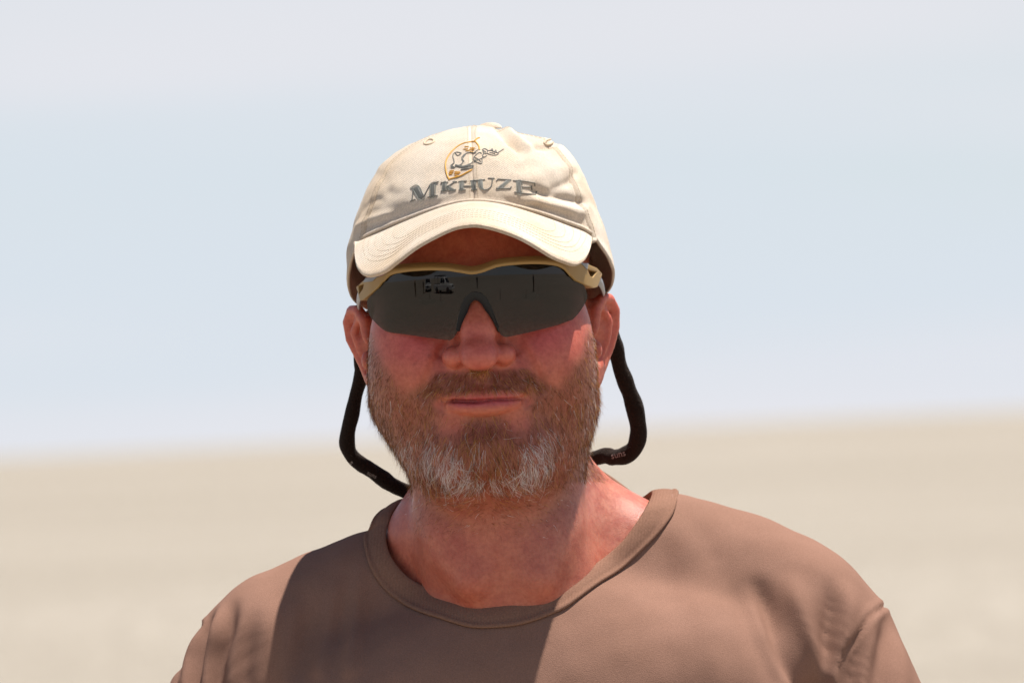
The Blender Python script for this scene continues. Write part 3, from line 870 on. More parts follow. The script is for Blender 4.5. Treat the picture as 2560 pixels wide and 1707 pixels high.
# trousers and boots below the frame
def trousers():
    X = axis((-190, 6), 250); Y = axis((-150, 6), 150); Z = axis((-1600, 12), -640)
    F = Field(X, Y, Z)
    F.ell((TX, 4, -720), (176, 122, 120), 30)
    for s in (-1, 1):
        F.cone((TX + s * 88, 5, -770), (TX + s * 96, 5, -1150), 88, 72, 30)
        F.cone((TX + s * 96, 5, -1150), (TX + s * 102, 16, -1570), 72, 62, 30)
        F.ell((TX + s * 165, -62, -835), (30, 40, 62), 30)
    v, f = F.mesh(2)
    a, b_, c_ = v[f[:, 0]], v[f[:, 1]], v[f[:, 2]]
    if np.einsum('ij,ij->i', a, np.cross(b_, c_)).sum() < 0: f = f[:, ::-1].copy()
    n = vnormals(v, f); v = v + n * (3 * noise3(v * np.array([1, 1, .4]), 1 / 90, 9, 2))[:, None]
    link('trousers', mesh_np('trousers', v, f), 'trouser_cotton', person)
    for s in (-1, 1):
        X = axis((-70, 5), 70); Y = axis((-200, 5), 90); Z = axis((-90, 5), 130)
        G = Field(X, Y, Z)
        G.cone((0, 16, 100), (0, 18, -40), 52, 48, 20); G.ell((0, -70, -45), (50, 105, 42), 30); G.ell((0, 25, -50), (46, 55, 36), 30)
        G.f = np.maximum(G.f, (-70 - G.Z)[None, None, :])
        v, f = G.mesh(2); v = v + np.array([TX + s * 104, 0, -1655 + 71])
        a, b_, c_ = v[f[:, 0]], v[f[:, 1]], v[f[:, 2]]
        if np.einsum('ij,ij->i', a - v.mean(0), np.cross(b_ - v.mean(0), c_ - v.mean(0))).sum() < 0: f = f[:, ::-1].copy()
        link('boot', mesh_np('boot', v, f), 'boot_leather', person)
trousers()

# ------------------------------------------------------------------ cap
def zoomA(p): return np.array([(840 + x * .30612, 290 + y * .30612) for x, y in p])
def zoomL(p): return np.array([(1000 + x * .15731, 320 + y * .15731) for x, y in p])
CAP_C = np.array([0.0, 2.0])
ZT = 152.0
wl_ = np.array([(20, 84), (45, 84), (60, 85), (74, 84.5), (90, 80), (101, 76), (115, 69.5), (129, 60), (137, 50), (143, 38), (148, 22), (151, 10), (152, 0)], float)
wr_ = np.array([(20, 82), (38, 83), (45, 87), (53, 89), (61, 89), (81, 84), (104, 76), (118, 71), (128, 66), (137, 58.5), (142, 47), (146, 33), (149.5, 22), (151.3, 11), (152, 0)], float)
df_ = np.array([(20, 97), (80, 96), (103, 97), (115, 91.5), (126, 83), (136, 71), (143, 57), (148, 38), (151, 17), (152, 0)], float)
db_ = np.array([(20, 100), (80, 99), (100, 95), (120, 84), (138, 62), (147, 38), (151, 16), (152, 0)], float)
def tab(t, z):
    zz = np.interp(z, t[:, 0], t[:, 1])
    return zz
RIM_PX = np.array([(897, 605), (984, 562), (1079, 526), (1146, 509), (1171, 506), (1238, 509), (1284, 518), (1360, 538), (1422, 562), (1464, 579), (1480, 596)])
_r = []
for px, py in RIM_PX:
    y = -90.0
    for _ in range(10):
        q = WP(px, py, y); sp = np.clip(q[0] / 84.0, -1, 1); y = CAP_C[1] - 96 * math.sqrt(1 - sp * sp)
    _r.append((math.degrees(math.asin(sp)), q[2]))
_r = np.array(_r)
_r = np.vstack([[(-180, 24), (-140, 30), (-110, 40), (-95, 46), (-80, 58)], _r, [(80, 52), (95, 41), (110, 36), (140, 28), (180, 24)]])
_ph = np.arange(-180, 181, 2.0)
_zr = np.interp(_ph, _r[:, 0], _r[:, 1]); _zr = np.convolve(np.pad(_zr, 3, 'wrap'), np.ones(7) / 7, 'valid')
def zrim(phi): return np.interp(phi, _ph, _zr)
SEAMS = [-180, -121, -62, 0, 62, 121, 180]

def crown_points(phi, t):
    """phi degrees from the front, t 0 (rim) .. 1 (top)"""
    z0 = zrim(phi); a = np.radians(phi)
    z = z0 + (ZT - z0) * np.sin(t * math.pi / 2) ** 1.0
    wx = np.where(phi < 0, tab(wl_, z), tab(wr_, z)); dy = np.where(np.abs(phi) < 90, tab(df_, z), tab(db_, z))
    top = smooth01(0.55, 1.0, t)
    return np.stack([wx * np.sin(a), CAP_C[1] + 6 * top - dy * np.cos(a), z], -1)

def crown():
    phi = np.concatenate([np.linspace(a, b, 44)[:-1] for a, b in zip(SEAMS[:-1], SEAMS[1:])] + [[180.0]])
    t = np.concatenate([np.linspace(0, .93, 62), [.955, .975, .99, 1.0]])
    P, T = np.meshgrid(phi, t, indexing='ij')
    V = crown_points(P, T)
    # smooth the tabulated profile
    for _ in range(3):
        V[:, 1:-1] = .25 * V[:, :-2] + .5 * V[:, 1:-1] + .25 * V[:, 2:]
    nu, nv = P.shape; flat = V.reshape(-1, 3)
    F = grid_faces(nu, nv)
    N = vnormals(flat, F)
    N[(N * (flat - np.array([0, 5, 60]))).sum(1) < 0] *= -1
    rr = np.hypot(flat[:, 0], flat[:, 1]); d = np.zeros(len(flat)); pf = P.ravel(); tf = T.ravel()
    fade = smooth01(1.0, .85, tf)
    for sm in SEAMS:
        s_mm = np.radians(np.abs((pf - sm + 180) % 360 - 180)) * rr
        k = 1.0 if sm else .55
        d += fade * k * (-1.5 * np.exp(-(s_mm / 1.3) ** 2) + .55 * np.exp(-((s_mm - 4.5) / 2.2) ** 2))
    p = PX(flat); front = smooth01(.15, -.25, N[:, 1])
    def fold(line, amp, w):
        nonlocal d
        L = catmull(line, 20); d += amp * np.exp(-(seg_dist(p, L) / w) ** 2) * front
    fold(zoomA([(1620, 600), (1750, 640), (1880, 670), (2020, 700)]), -3.2, 10)
    fold(zoomA([(1600, 690), (1760, 735), (1900, 770), (2010, 790)]), 2.4, 11)
    fold(zoomA([(1640, 740), (1780, 780), (1900, 830), (2010, 900)]), -1.6, 9)
    fold(zoomA([(1950, 470), (1900, 540), (1780, 590)]), -1.8, 10)
    fold(zoomA([(1560, 520), (1700, 470), (1860, 440)]), 1.6, 24)
    fold(zoomA([(230, 760), (300, 700), (360, 680)]), -.8, 9)
    fold(zoomA([(180, 900), (300, 840), (430, 800)]), 1.4, 9)
    fold(zoomA([(330, 640), (420, 600), (520, 590)]), .4, 14)
    fold(zoomA([(340, 480), (400, 520), (430, 620)]), -.8, 12)
    fold(zoomA([(430, 620), (700, 420), (950, 260)]), -.4, 26)
    fold(zoomA([(500, 840), (800, 720), (1080, 660), (1350, 680), (1600, 760)]), -.6, 13)
    fold(zoomA([(1310, 90), (1345, 130), (1420, 200), (1500, 260)]), -4.5, 8)
    fold(zoomA([(1400, 110), (1470, 190), (1560, 260)]), 2.8, 9)
    fold(zoomA([(1640, 250), (1720, 255), (1800, 215)]), -3.0, 7)
    fold(zoomA([(1500, 170), (1650, 195), (1800, 190), (1880, 230)]), 2.0, 8)
    fold(zoomA([(1480, 150), (1620, 170), (1760, 165)]), -1.6, 9)
    d += .5 * noise3(flat, 1 / 48, 11, 2) * smooth01(0, .1, tf) + .18 * noise3(flat, 1 / 14, 12, 2)
    d *= smooth01(1.0, .97, tf) * .9 + .1
    # a turned-under hem at the rim
    d += .9 * np.exp(-((tf - .018) / .02) ** 2)
    flat = flat + N * d[:, None]
    return flat.reshape(nu, nv, 3), N.reshape(nu, nv, 3)

CV, CNrm = crown()
cap = empty('baseball_cap', tuple(np.array([0, 0, .06]) + HEAD), label='cream cotton baseball cap with MKHUZE embroidery on the man\'s head', cat='cap')
nu, nv = CV.shape[:2]
for k in range(6):
    i0, i1 = k * 43, (k + 1) * 43 + 1
    v = CV[i0:i1].reshape(-1, 3); n = CNrm[i0:i1].reshape(-1, 3); f = grid_faces(i1 - i0, nv)
    fl = [tuple(q) for q in f]
    vv, ff = shell(v, fl, -n, 1.3)
    me_ = MB().add(vv, ff).mesh('crown_panel')
    bm = bmesh.new(); bm.from_mesh(me_); bmesh.ops.recalc_face_normals(bm, faces=bm.faces); bm.to_mesh(me_); bm.free()
    link('crown_panel', me_, 'cap_twill', cap)
BVH_CAP = BVHTree.FromPolygons(CV.reshape(-1, 3).tolist(), grid_faces(nu, nv).tolist())

BRIM_OUT = [(888, 606, -52), (886, 624, -62), (886, 651, -80), (895, 679, -98), (913, 691, -112), (935, 689, -123), (962, 679, -133), (993, 654, -142), (1036, 621, -150), (1085, 593, -156), (1131, 573, -160),
            (1171, 565.5, -162), (1201, 565.5, -162), (1247, 575, -160), (1299, 593, -156), (1345, 617.5, -149), (1385, 642, -139), (1415, 656, -129), (1440, 663, -117), (1458, 657, -103), (1474, 636, -82), (1479, 611.5, -63), (1480, 598, -52)]
def brim():
    o = np.array([WP(*q) for q in BRIM_OUT]); o[:, 2] += 1.0
    o = catmull(o, 121)
    seg = np.concatenate([[0], np.cumsum(np.linalg.norm(np.diff(o, axis=0), axis=1))]); u = np.linspace(0, seg[-1], 101)
    o = np.stack([np.interp(u, seg, o[:, k]) for k in range(3)], -1)
    # inner curve on the crown's rim, spread so that the brim's sides fan out
    s = np.linspace(-1, 1, 101); ph = 63 * np.sign(s) * np.abs(s) ** 1.0
    i = crown_points(ph, np.zeros(101)); i[:, 2] += 1.2
    rim_n = i - np.array([0, 2, 0]); rim_n[:, 2] = 0; rim_n /= np.linalg.norm(rim_n, axis=1)[:, None]
    i = i - rim_n * 1.0
    r = np.linspace(0, 1, 29)
    V = i[:, None] * (1 - r)[None, :, None] + o[:, None] * r[None, :, None]
    bow = np.sin(r * math.pi)[None] * (1 - np.abs(s)[:, None] ** 3)
    V[..., 2] += 2.5 * bow
    flat = V.reshape(-1, 3)
    flat[:, 2] += .35 * noise3(flat, 1 / 60, 21, 2)
    V = flat.reshape(V.shape)
    f = [tuple(q) for q in grid_faces(101, 29)]
    N = vnormals(flat, np.array(f)); N[N[:, 2] < 0] *= -1
    # stitched rows press slightly into the top
    rr = np.tile(r, 101); d = np.zeros(len(flat))
    ROWS = [0, 1, 2, 3, 4]
    d += .25 * np.exp(-((rr - .97) / .02) ** 2)
    top = flat + N * d[:, None]
    # rounded slab: thickness grows to full just inside the edge
    edge = np.minimum(np.minimum((1 - rr) / .03, 1), np.minimum((1 - np.abs(np.repeat(s, 29))) / .02 + .3, 1))
    th = 3.4
    v1 = top - N * (.7 * (1 - edge))[:, None]; v2 = flat - N * (th - .7 * (1 - edge))[:, None]
    V2 = np.vstack([v1, v2]); n0 = len(v1)
    F = list(f) + [tuple(a + n0 for a in q[::-1]) for q in f]
    e = {}
    for q in f:
        for a, b in zip(q, q[1:] + q[:1]): e[(a, b)] = 1
    F += [(b, a, a + n0, b + n0) for (a, b) in e if (b, a) not in e]
    m = MB().add(V2, F).mesh('brim'); bm = bmesh.new(); bm.from_mesh(m); bmesh.ops.recalc_face_normals(bm, faces=bm.faces); bm.to_mesh(m); bm.free()
    b = link('brim', m, 'cap_twill', cap)
    md = b.modifiers.new('soften', 'BEVEL'); md.width = .0009; md.segments = 2; md.limit_method = 'ANGLE'; md.angle_limit = R(40)
    # stitching: dashes of thread
    mb = MB()
    T2 = top.reshape(101, 29, 3); N2 = N.reshape(101, 29, 3)
    for kk, q in enumerate(ROWS):
        sm = .93 - .085 * kk; pl = .80 - .068 * kk
        ss_ = sm * np.sin(np.linspace(-math.pi / 2, math.pi / 2, 110)); rq = np.clip(pl * (1 - np.abs(ss_ / sm) ** 7) ** .5, .015, 1)
        iu = (ss_ + 1) / 2 * 100; jv = rq * 28; i0 = np.clip(iu.astype(int), 0, 99); j0 = np.clip(jv.astype(int), 0, 27); fu, fv = (iu - i0)[:, None], (jv - j0)[:, None]
        line = T2[i0, j0] * (1 - fu) * (1 - fv) + T2[i0 + 1, j0] * fu * (1 - fv) + T2[i0, j0 + 1] * (1 - fu) * fv + T2[i0 + 1, j0 + 1] * fu * fv + N2[i0, j0] * .12
        sg_ = np.concatenate([[0], np.cumsum(np.linalg.norm(np.diff(line, axis=0), axis=1))]); m_ = int(sg_[-1] / .9)
        L = np.stack([np.interp(np.linspace(0, sg_[-1], m_), sg_, line[:, c]) for c in range(3)], -1)
        for a in range(0, len(L) - 2, 3):
            mb.add(*tube(L[a:a + 3], .125, 4, cap=False))
    link('brim_stitching', mb.mesh('brim_stitching'), 'cap_thread', b)
    # piping where brim meets crown
    pip = crown_points(np.linspace(-60, 60, 90), np.zeros(90)); pn = pip - np.array([0, 2, 0]); pn[:, 2] = 0; pn /= np.linalg.norm(pn, axis=1)[:, None]
    link('brim_piping', MB().add(*tube(pip + pn * .9 + np.array([0, 0, 1.4]), 1.25, 8)).mesh('brim_piping'), 'cap_twill', cap)
    return V2, F
brim()

def stitch_on_cap():
    mb = MB()
    def dash(lines, rad=.19):
        for L in lines:
            for a in range(0, len(L) - 2, 3): mb.add(*tube(L[a:a + 3], rad, 4, cap=False))
    t = np.linspace(.03, .93, 150)
    for sm in (-62, 0, 62):
        for off in (-3.2, 3.2):
            q = crown_points(np.full(150, float(sm)), t); ph = sm + np.degrees(off / np.maximum(np.hypot(q[:, 0], q[:, 1]), 12))
            ii = np.interp(ph, np.concatenate([np.linspace(a, b, 44)[:-1] for a, b in zip(SEAMS[:-1], SEAMS[1:])] + [[180.0]]), np.arange(nu))
            tt = np.interp(t, np.concatenate([np.linspace(0, .93, 62), [.955, .975, .99, 1.0]]), np.arange(nv))
            i0 = np.clip(ii.astype(int), 0, nu - 2); j0 = np.clip(tt.astype(int), 0, nv - 2); fu, fv = (ii - i0)[:, None], (tt - j0)[:, None]
            L = (CV[i0, j0] * (1 - fu) * (1 - fv) + CV[i0 + 1, j0] * fu * (1 - fv) + CV[i0, j0 + 1] * (1 - fu) * fv + CV[i0 + 1, j0 + 1] * fu * fv) + CNrm[i0, j0] * .1
            dash([L])
    link('seam_stitching', mb.mesh('seam_stitching'), 'cap_thread', cap)
stitch_on_cap()

def cap_line(pts, rad, n=None, off=.25, spline=True, flat=.8):
    z = zoomL(pts); z = catmull(z, n or max(8, 6 * len(z))) if spline and len(z) > 2 else np.array([z[0] + (z[-1] - z[0]) * u for u in np.linspace(0, 1, 8)]) if len(z) == 2 else z
    out = []
    for px, py in z:
        h, nn = cast(BVH_CAP, px, py, off)
        if h is not None: out.append(h)
    return tube(out, rad, 6, flat=flat) if len(out) > 2 else None
def cap_patch(poly, off=.38):
    poly = np.array(poly, float); poly = poly.mean(0) + (poly - poly.mean(0)) * np.array([.86, .97])
    v2, f = poly_fill(zoomL(poly), 1.6)
    pts = []; ns = []
    for px, py in v2:
        h, nn = cast(BVH_CAP, px, py, off, -90); pts.append(h); ns.append(nn)
    return shell(np.array(pts), f, -np.array(ns), .6)

def embroidery():
    # satin filled strokes and thin outlined strokes, letter by letter
    L = {
        'letter_m': ([[(175, 965), (285, 925), (382, 1095), (350, 1135), (300, 1120), (215, 985)], [(488, 897), (562, 882), (552, 1076), (482, 1088)]],
                     [[(215, 955), (207, 1050), (196, 1145)], [(165, 1170), (250, 1138)], [(378, 1100), (430, 1000), (485, 900)], [(440, 1106), (600, 1074)], [(540, 885), (612, 856)]]),
        'letter_k': ([[(682, 872), (732, 868), (726, 988), (676, 990)], [(742, 935), (780, 925), (862, 990), (800, 996)]],
                     [[(648, 872), (765, 864)], [(650, 1008), (752, 990)], [(745, 942), (870, 862)], [(838, 856), (908, 860)], [(785, 1002), (892, 986)]]),
        'letter_h': ([[(952, 862), (1006, 856), (1006, 978), (952, 982)], [(1130, 850), (1190, 845), (1202, 972), (1150, 978)]],
                     [[(930, 857), (1062, 846)], [(934, 992), (1048, 985)], [(1008, 928), (1140, 926)], [(1118, 846), (1240, 834)], [(1130, 988), (1226, 978)]]),
        'letter_u': ([[(1245, 840), (1300, 832), (1318, 955), (1345, 985), (1300, 975), (1268, 945)]],
                     [[(1200, 846), (1352, 824)], [(1300, 965), (1340, 986), (1400, 974), (1450, 925), (1470, 812)], [(1400, 802), (1502, 806)]]),
        'letter_z': ([[(1690, 842), (1745, 836), (1605, 958), (1550, 962)]],
                     [[(1530, 850), (1556, 815)], [(1550, 815), (1765, 832)], [(1525, 962), (1745, 966)], [(1745, 966), (1768, 934)]]),
        'letter_e': ([[(1852, 852), (1922, 852), (1932, 1032), (1862, 1032)]],
                     [[(1795, 842), (1960, 848), (2140, 882)], [(2140, 882), (2140, 922)], [(1935, 942), (2082, 946)], [(2086, 920), (2092, 986)], [(1815, 1022), (1960, 1042), (2150, 1062)], [(2150, 1062), (2166, 1008)]]),
    }
    for nm, (fills, strokes) in L.items():
        mb = MB()
        for p in fills: mb.add(*cap_patch(p))
        for q in strokes:
            r_ = cap_line(q, .40)
            if r_: mb.add(*r_)
        o = link(nm, mb.mesh(nm), 'grey_thread', cap)
        mb2 = MB()
        for p in fills:
            P = np.array(p, float); c = P.mean(0); Q = c + (P - c) * 1.10
            r_ = cap_line([tuple(a) for a in Q] + [tuple(Q[0])], .22, n=40, spline=True)
            if r_: mb2.add(*r_)
        link('outline', mb2.mesh('outline'), 'light_grey_thread', o)
    gold = [[(782, 815), (745, 740), (724, 600), (742, 505), (795, 415), (870, 332), (960, 270), (1060, 236), (1180, 222), (1232, 262), (1256, 310), (1256, 352)],
            [(782, 815), (880, 790), (980, 755), (1060, 712), (1140, 668)], [(1188, 212), (1222, 176), (1262, 164)], [(770, 802), (786, 830)],
            [(1030, 305), (1088, 303)], [(1010, 345), (1080, 338)], [(1042, 372), (1098, 362)], [(1110, 324), (1190, 326)], [(1100, 352), (1180, 350)], [(1108, 380), (1166, 392)],
            [(790, 692), (860, 680)], [(780, 716), (850, 710)], [(776, 740), (832, 736)], [(870, 702), (960, 706)], [(865, 730), (946, 726)], [(870, 758), (926, 766)]]
    mb = MB()
    for k, q in enumerate(gold):
        r_ = cap_line(q, .55 if k < 4 else .42)
        if r_: mb.add(*r_)
    em = link('shield_emblem', mb.mesh('shield_emblem'), 'gold_thread', cap)
    rh = [[(1310, 350), (1345, 336), (1390, 366), (1374, 410), (1332, 402), (1310, 350)], [(1325, 365), (1362, 392)], [(1390, 368), (1450, 366), (1500, 388), (1550, 404), (1556, 424), (1500, 440), (1440, 432), (1385, 412)],
          [(1420, 400), (1470, 405), (1510, 418)], [(1548, 404), (1600, 372), (1642, 343)], [(1438, 366), (1462, 340), (1476, 368)], [(1500, 388), (1520, 360), (1532, 392)], [(1332, 410), (1312, 450), (1345, 468), (1380, 440)],
          [(1300, 412), (1255, 398), (1195, 450), (1172, 490), (1202, 522), (1288, 492), (1322, 470)], [(1302, 500), (1304, 545), (1290, 572), (1232, 552), (1180, 532)], [(1190, 480), (1240, 500), (1280, 545)],
          [(1205, 400), (1170, 402), (1100, 398), (1036, 420), (982, 480), (1000, 545), (965, 592), (902, 602)], [(1040, 425), (1000, 490), (1018, 540)], [(1020, 420), (1010, 470)], [(870, 398), (918, 442), (972, 408), (902, 390), (852, 412)],
          [(852, 412), (842, 462), (862, 540), (850, 572), (812, 602), (830, 636), (872, 630), (884, 590)], [(884, 590), (1000, 612), (1100, 582), (1162, 540)], [(890, 608), (1000, 630), (1090, 600)], [(900, 596), (1010, 622), (1120, 592)],
          [(966, 672), (1062, 642), (1140, 642), (1162, 602), (1062, 618), (1000, 628)], [(1000, 660), (1080, 650), (1150, 622)], [(820, 610), (860, 620)], [(1170, 410), (1215, 372), (1232, 352)]]
    mb = MB()
    for q in rh:
        r_ = cap_line(q, .36)
        if r_: mb.add(*r_)
    link('rhino_outline', mb.mesh('rhino_outline'), 'grey_thread', em)
    for c in ((1073, 356), (1372, 356)):
        a = np.linspace(0, 2 * math.pi, 20); pts = [cast(BVH_CAP, c[0] + 12 * math.cos(q), c[1] + 6 * math.sin(q) - 3 * math.cos(q), .2)[0] for q in a]
        pts = [q for q in pts if q is not None]
        if len(pts) > 8: link('eyelet', MB().add(*tube(pts, .8, 6)).mesh('eyelet'), 'cap_thread', cap)
embroidery()
bt = MB(); T_, P_ = np.meshgrid(np.linspace(0, math.pi / 2, 8), np.linspace(0, 2 * math.pi, 20, endpoint=False))
bt.add(np.stack([8 * np.sin(T_) * np.cos(P_) + 12, 8 * np.sin(T_) * np.sin(P_) + 14, 150.5 + 4 * np.cos(T_)], -1).reshape(-1, 3), [tuple(q) for q in grid_faces(20, 8, True)])
link('top_button', bt.mesh('top_button'), 'cap_twill', cap)

# ------------------------------------------------------------------ sunglasses
def zoomB(p): return np.array([(840 + x * .3252, 620 + y * .3252) for x, y in p])
glasses = empty('sunglasses', tuple(np.array([0, -.11, .04]) + HEAD), label='wraparound sunglasses with smoke lenses and gold half frame on the face', cat='sunglasses')
ylens = lambda x, z: -115 + 0.0083 * x * x + 0.0036 * (z - 54) ** 2
def densify(p, step):
    p = np.asarray(p, float); out = []
    for a, b in zip(p, np.roll(p, -1, 0)):
        k = max(int(np.linalg.norm(b - a) / step), 1); out += [a + (b - a) * i / k for i in range(k)]
    return np.array(out)
def sheet(outline, step, fn, th, off=0.0, holes=(), dens=4):
    o = densify(outline, dens); v2, f = poly_fill(o, step, [densify(h, dens) for h in holes])
    P = onto(v2[:, 0], v2[:, 1], fn)
    e = .5; gx = (fn(P[:, 0] + e, P[:, 2]) - fn(P[:, 0] - e, P[:, 2])) / (2 * e); gz = (fn(P[:, 0], P[:, 2] + e) - fn(P[:, 0], P[:, 2] - e)) / (2 * e)
    n = np.stack([gx, -np.ones_like(gx), gz], -1); n /= np.linalg.norm(n, axis=1)[:, None]
    return shell(P + n * off, f, -n, th)
def built(name, v, f, m, parent, bevel=0.0, smooth=True):
    me = MB().add(v, f).mesh(name); bm = bmesh.new(); bm.from_mesh(me); bmesh.ops.recalc_face_normals(bm, faces=bm.faces)
    for e in bm.edges:
        if len(e.link_faces) == 2 and e.calc_face_angle(0) > R(38): e.smooth = False
    bm.to_mesh(me); bm.free()
    o = link(name, me, m, parent, smooth)
    if bevel:
        d = o.modifiers.new('bevel', 'BEVEL'); d.width = bevel; d.segments = 3; d.limit_method = 'ANGLE'; d.angle_limit = R(35)
    return o
TOPF = [(330, 300), (350, 270), (385, 235), (430, 205), (520, 180), (700, 166), (850, 168), (950, 182), (1040, 195), (1120, 182), (1250, 138), (1400, 121), (1550, 116), (1680, 128), (1750, 158), (1800, 212), (1825, 248)]
LENS = catmull(TOPF, 50).tolist() + catmull([(1825, 248), (1870, 262), (1908, 292), (1928, 345), (1930, 392), (1900, 452), (1862, 505), (1820, 550)], 26)[1:].tolist() + \
    [(1700, 594), (1500, 645), (1345, 679)] + catmull([(1345, 679), (1302, 684), (1268, 668), (1240, 620)], 12)[1:].tolist() + \
    catmull([(1240, 620), (1190, 510), (1150, 430), (1105, 378), (1070, 368), (1030, 380), (998, 430), (975, 500), (950, 600)], 34)[1:].tolist() + \
    catmull([(950, 600), (935, 640), (905, 690), (880, 708), (850, 707)], 12)[1:].tolist() + [(700, 688), (500, 660)] + \
    catmull([(430, 652), (370, 632), (300, 570), (255, 510), (239, 440), (244, 392), (280, 358), (330, 300)], 26)[:-1].tolist()
v, f = sheet(zoomB(LENS), 7, ylens, 1.1)
lens_o = built('lens', v, f, 'smoke_lens', glasses)
for pl in lens_o.data.polygons: pl.use_smooth = True

def strip(line, sect, name, m, parent, bevel=0):
    """loft a closed section [(dz, dy)] along 3d points"""
    P = np.asarray(line); n = len(P); S = np.asarray(sect, float)
    if S.ndim == 2: S = np.repeat(S[None], n, 0)
    k = S.shape[1]
    V = np.stack([P + np.stack([np.zeros(n), S[:, j, 1], S[:, j, 0]], -1) for j in range(k)], 1).reshape(-1, 3)
    f = []
    for i in range(n - 1):
        for j in range(k):
            c = (j + 1) % k; f.append((i * k + j, (i + 1) * k + j, (i + 1) * k + c, i * k + c))
    f += [tuple(range(k))[::-1], tuple((n - 1) * k + j for j in range(k))]
    return built(name, V, f, m, parent, bevel)
# half frame along the top of the lens
lip = catmull([(370, 262), (420, 212), (520, 187), (700, 173), (850, 176), (950, 190), (1040, 203), (1120, 190), (1250, 146), (1400, 129), (1550, 124), (1680, 136), (1750, 166), (1800, 222)], 90)
lip3 = onto(*zoomB(lip).T, lambda x, z: ylens(x, z) - 1.6)
u = np.linspace(-1, 1, 90)
hgt = 2.1 + 1.0 * np.abs(u) ** 4 * 3; up = 3.4 - .8 * np.abs(u)
sec = np.stack([np.stack([np.stack([a, b]) for a, b in ((0, 0), (h * .5, -1.3), (h, -1.0), (h + 1.2, .8), (h + q, 5.5), (h + q, 8.5), (h - 1, 7.0), (1.0, 3.0), (0, 2.2))]) for h, q in zip(hgt, up)])
strip(lip3, sec, 'top_frame', 'frame_gold', glasses, .0004)
# end pieces with a triangular slot
def side_fn(tabx):
    T = np.array(tabx); 
    return lambda x, z: np.interp(x, T[:, 0], T[:, 1])
rt = side_fn([(40, -103), (56, -89), (62, -83), (68, -75), (72, -66), (75, -56), (78, -44), (80, -30)])
lt = side_fn([(-82, -30), (-79, -44), (-76, -56), (-72, -66), (-68, -75), (-62, -83), (-56, -89), (-40, -103)])
v, f = sheet(zoomB([(1690, 93), (1800, 92), (1880, 110), (1920, 125), (1990, 155), (2030, 200), (1992, 303), (1960, 310), (1900, 285), (1830, 250), (1800, 220), (1750, 165), (1690, 135)]), 6, rt, 5.0, 1.8,
             [zoomB([(1915, 165), (1985, 185), (1957, 226), (1937, 215)])])
er = built('end_piece', v, f, 'frame_gold', glasses, .0007)
v, f = sheet(zoomB([(390, 205), (330, 225), (250, 232), (215, 262), (175, 300), (205, 405), (225, 400), (255, 375), (330, 310), (360, 270), (420, 212)]), 6, lt, 5.0, 1.8,
             [zoomB([(190, 290), (232, 278), (226, 312), (197, 355)])])
el = built('end_piece', v, f, 'frame_gold', glasses, .0007)
v, f = sheet(zoomB([(1850, 112), (1918, 120), (1908, 168), (1885, 140)]), 6, rt, 2.0, 2.4); built('grey_inlay', v, f, 'frame_grey', er, .0003)
v, f = sheet(zoomB([(250, 230), (338, 218), (300, 256), (232, 264)]), 6, lt, 2.0, 2.4); built('grey_inlay', v, f, 'frame_grey', el, .0003)
for side in ([(2005, 235, -47, 22), (2030, 262, -36, 22), (2046, 300, -20, 20), (2054, 335, -2, 16), (2056, 345, 14, 13)], [(200, 340, -52, 22), (184, 365, -40, 22), (176, 405, -22, 20), (176, 440, -4, 16), (176, 450, 12, 13)]):
    P = np.array([WP(*zoomB([(x, y)])[0], d) for x, y, d, h in side]); sgn = 1 if P[0, 0] > 0 else -1
    P = np.vstack([P, P[-1] + (sgn * 1.5, 16, -2), P[-1] + (sgn * 1, 30, -14)])
    P = catmull(P, 40); h = np.interp(np.linspace(0, 6, 40), np.arange(7), [q[3] * .33 * .8 for q in side] + [3.4, 3.0])
    v, f = tube(P, h * .5 + .8, 12, flat=1.0, up=(1, 0, 0))
    # flatten sideways
    c = np.repeat(P, 12, 0); v = np.asarray(v); v[:480, 0] = c[:, 0] + (v[:480, 0] - c[:, 0]) * .45
    built('temple_arm', v, f, 'frame_grey', glasses)
np_o = [(925, 640), (930, 575), (955, 470), (985, 392), (1030, 350), (1075, 338), (1120, 350), (1160, 390), (1195, 455), (1225, 530), (1252, 600)]
P = onto(*zoomB(catmull(np_o, 60)).T, lambda x, z: ylens(x, z) + .5)
Pin = catmull([(985, 640), (1000, 560), (1015, 480), (1035, 430), (1065, 403), (1095, 410), (1125, 440), (1155, 495), (1190, 555), (1225, 610), (1250, 650)], 60)
Pi = onto(*zoomB(Pin).T, lambda x, z: ylens(x, z) + 3.5)
mb = MB(); ring = []
for a, b in zip(P, Pi):
    w = b - a; m_ = np.array([0, -1.6, 0])
    ring.append([a + m_, a + w * .5 + m_ * 1.3, b + m_ * .3, b + np.array([0, 3.5, 0]), a + w * .5 + np.array([0, 4.0, 0]), a + np.array([0, 2.2, 0])])
V = np.array(ring).reshape(-1, 3); f = []
for i in range(59):
    for j in range(6): c = (j + 1) % 6; f.append((i * 6 + j, (i + 1) * 6 + j, (i + 1) * 6 + c, i * 6 + c))
f += [tuple(range(6)), tuple(354 + j for j in range(6))]
built('nose_pad', V, f, 'rubber', glasses, .0005)

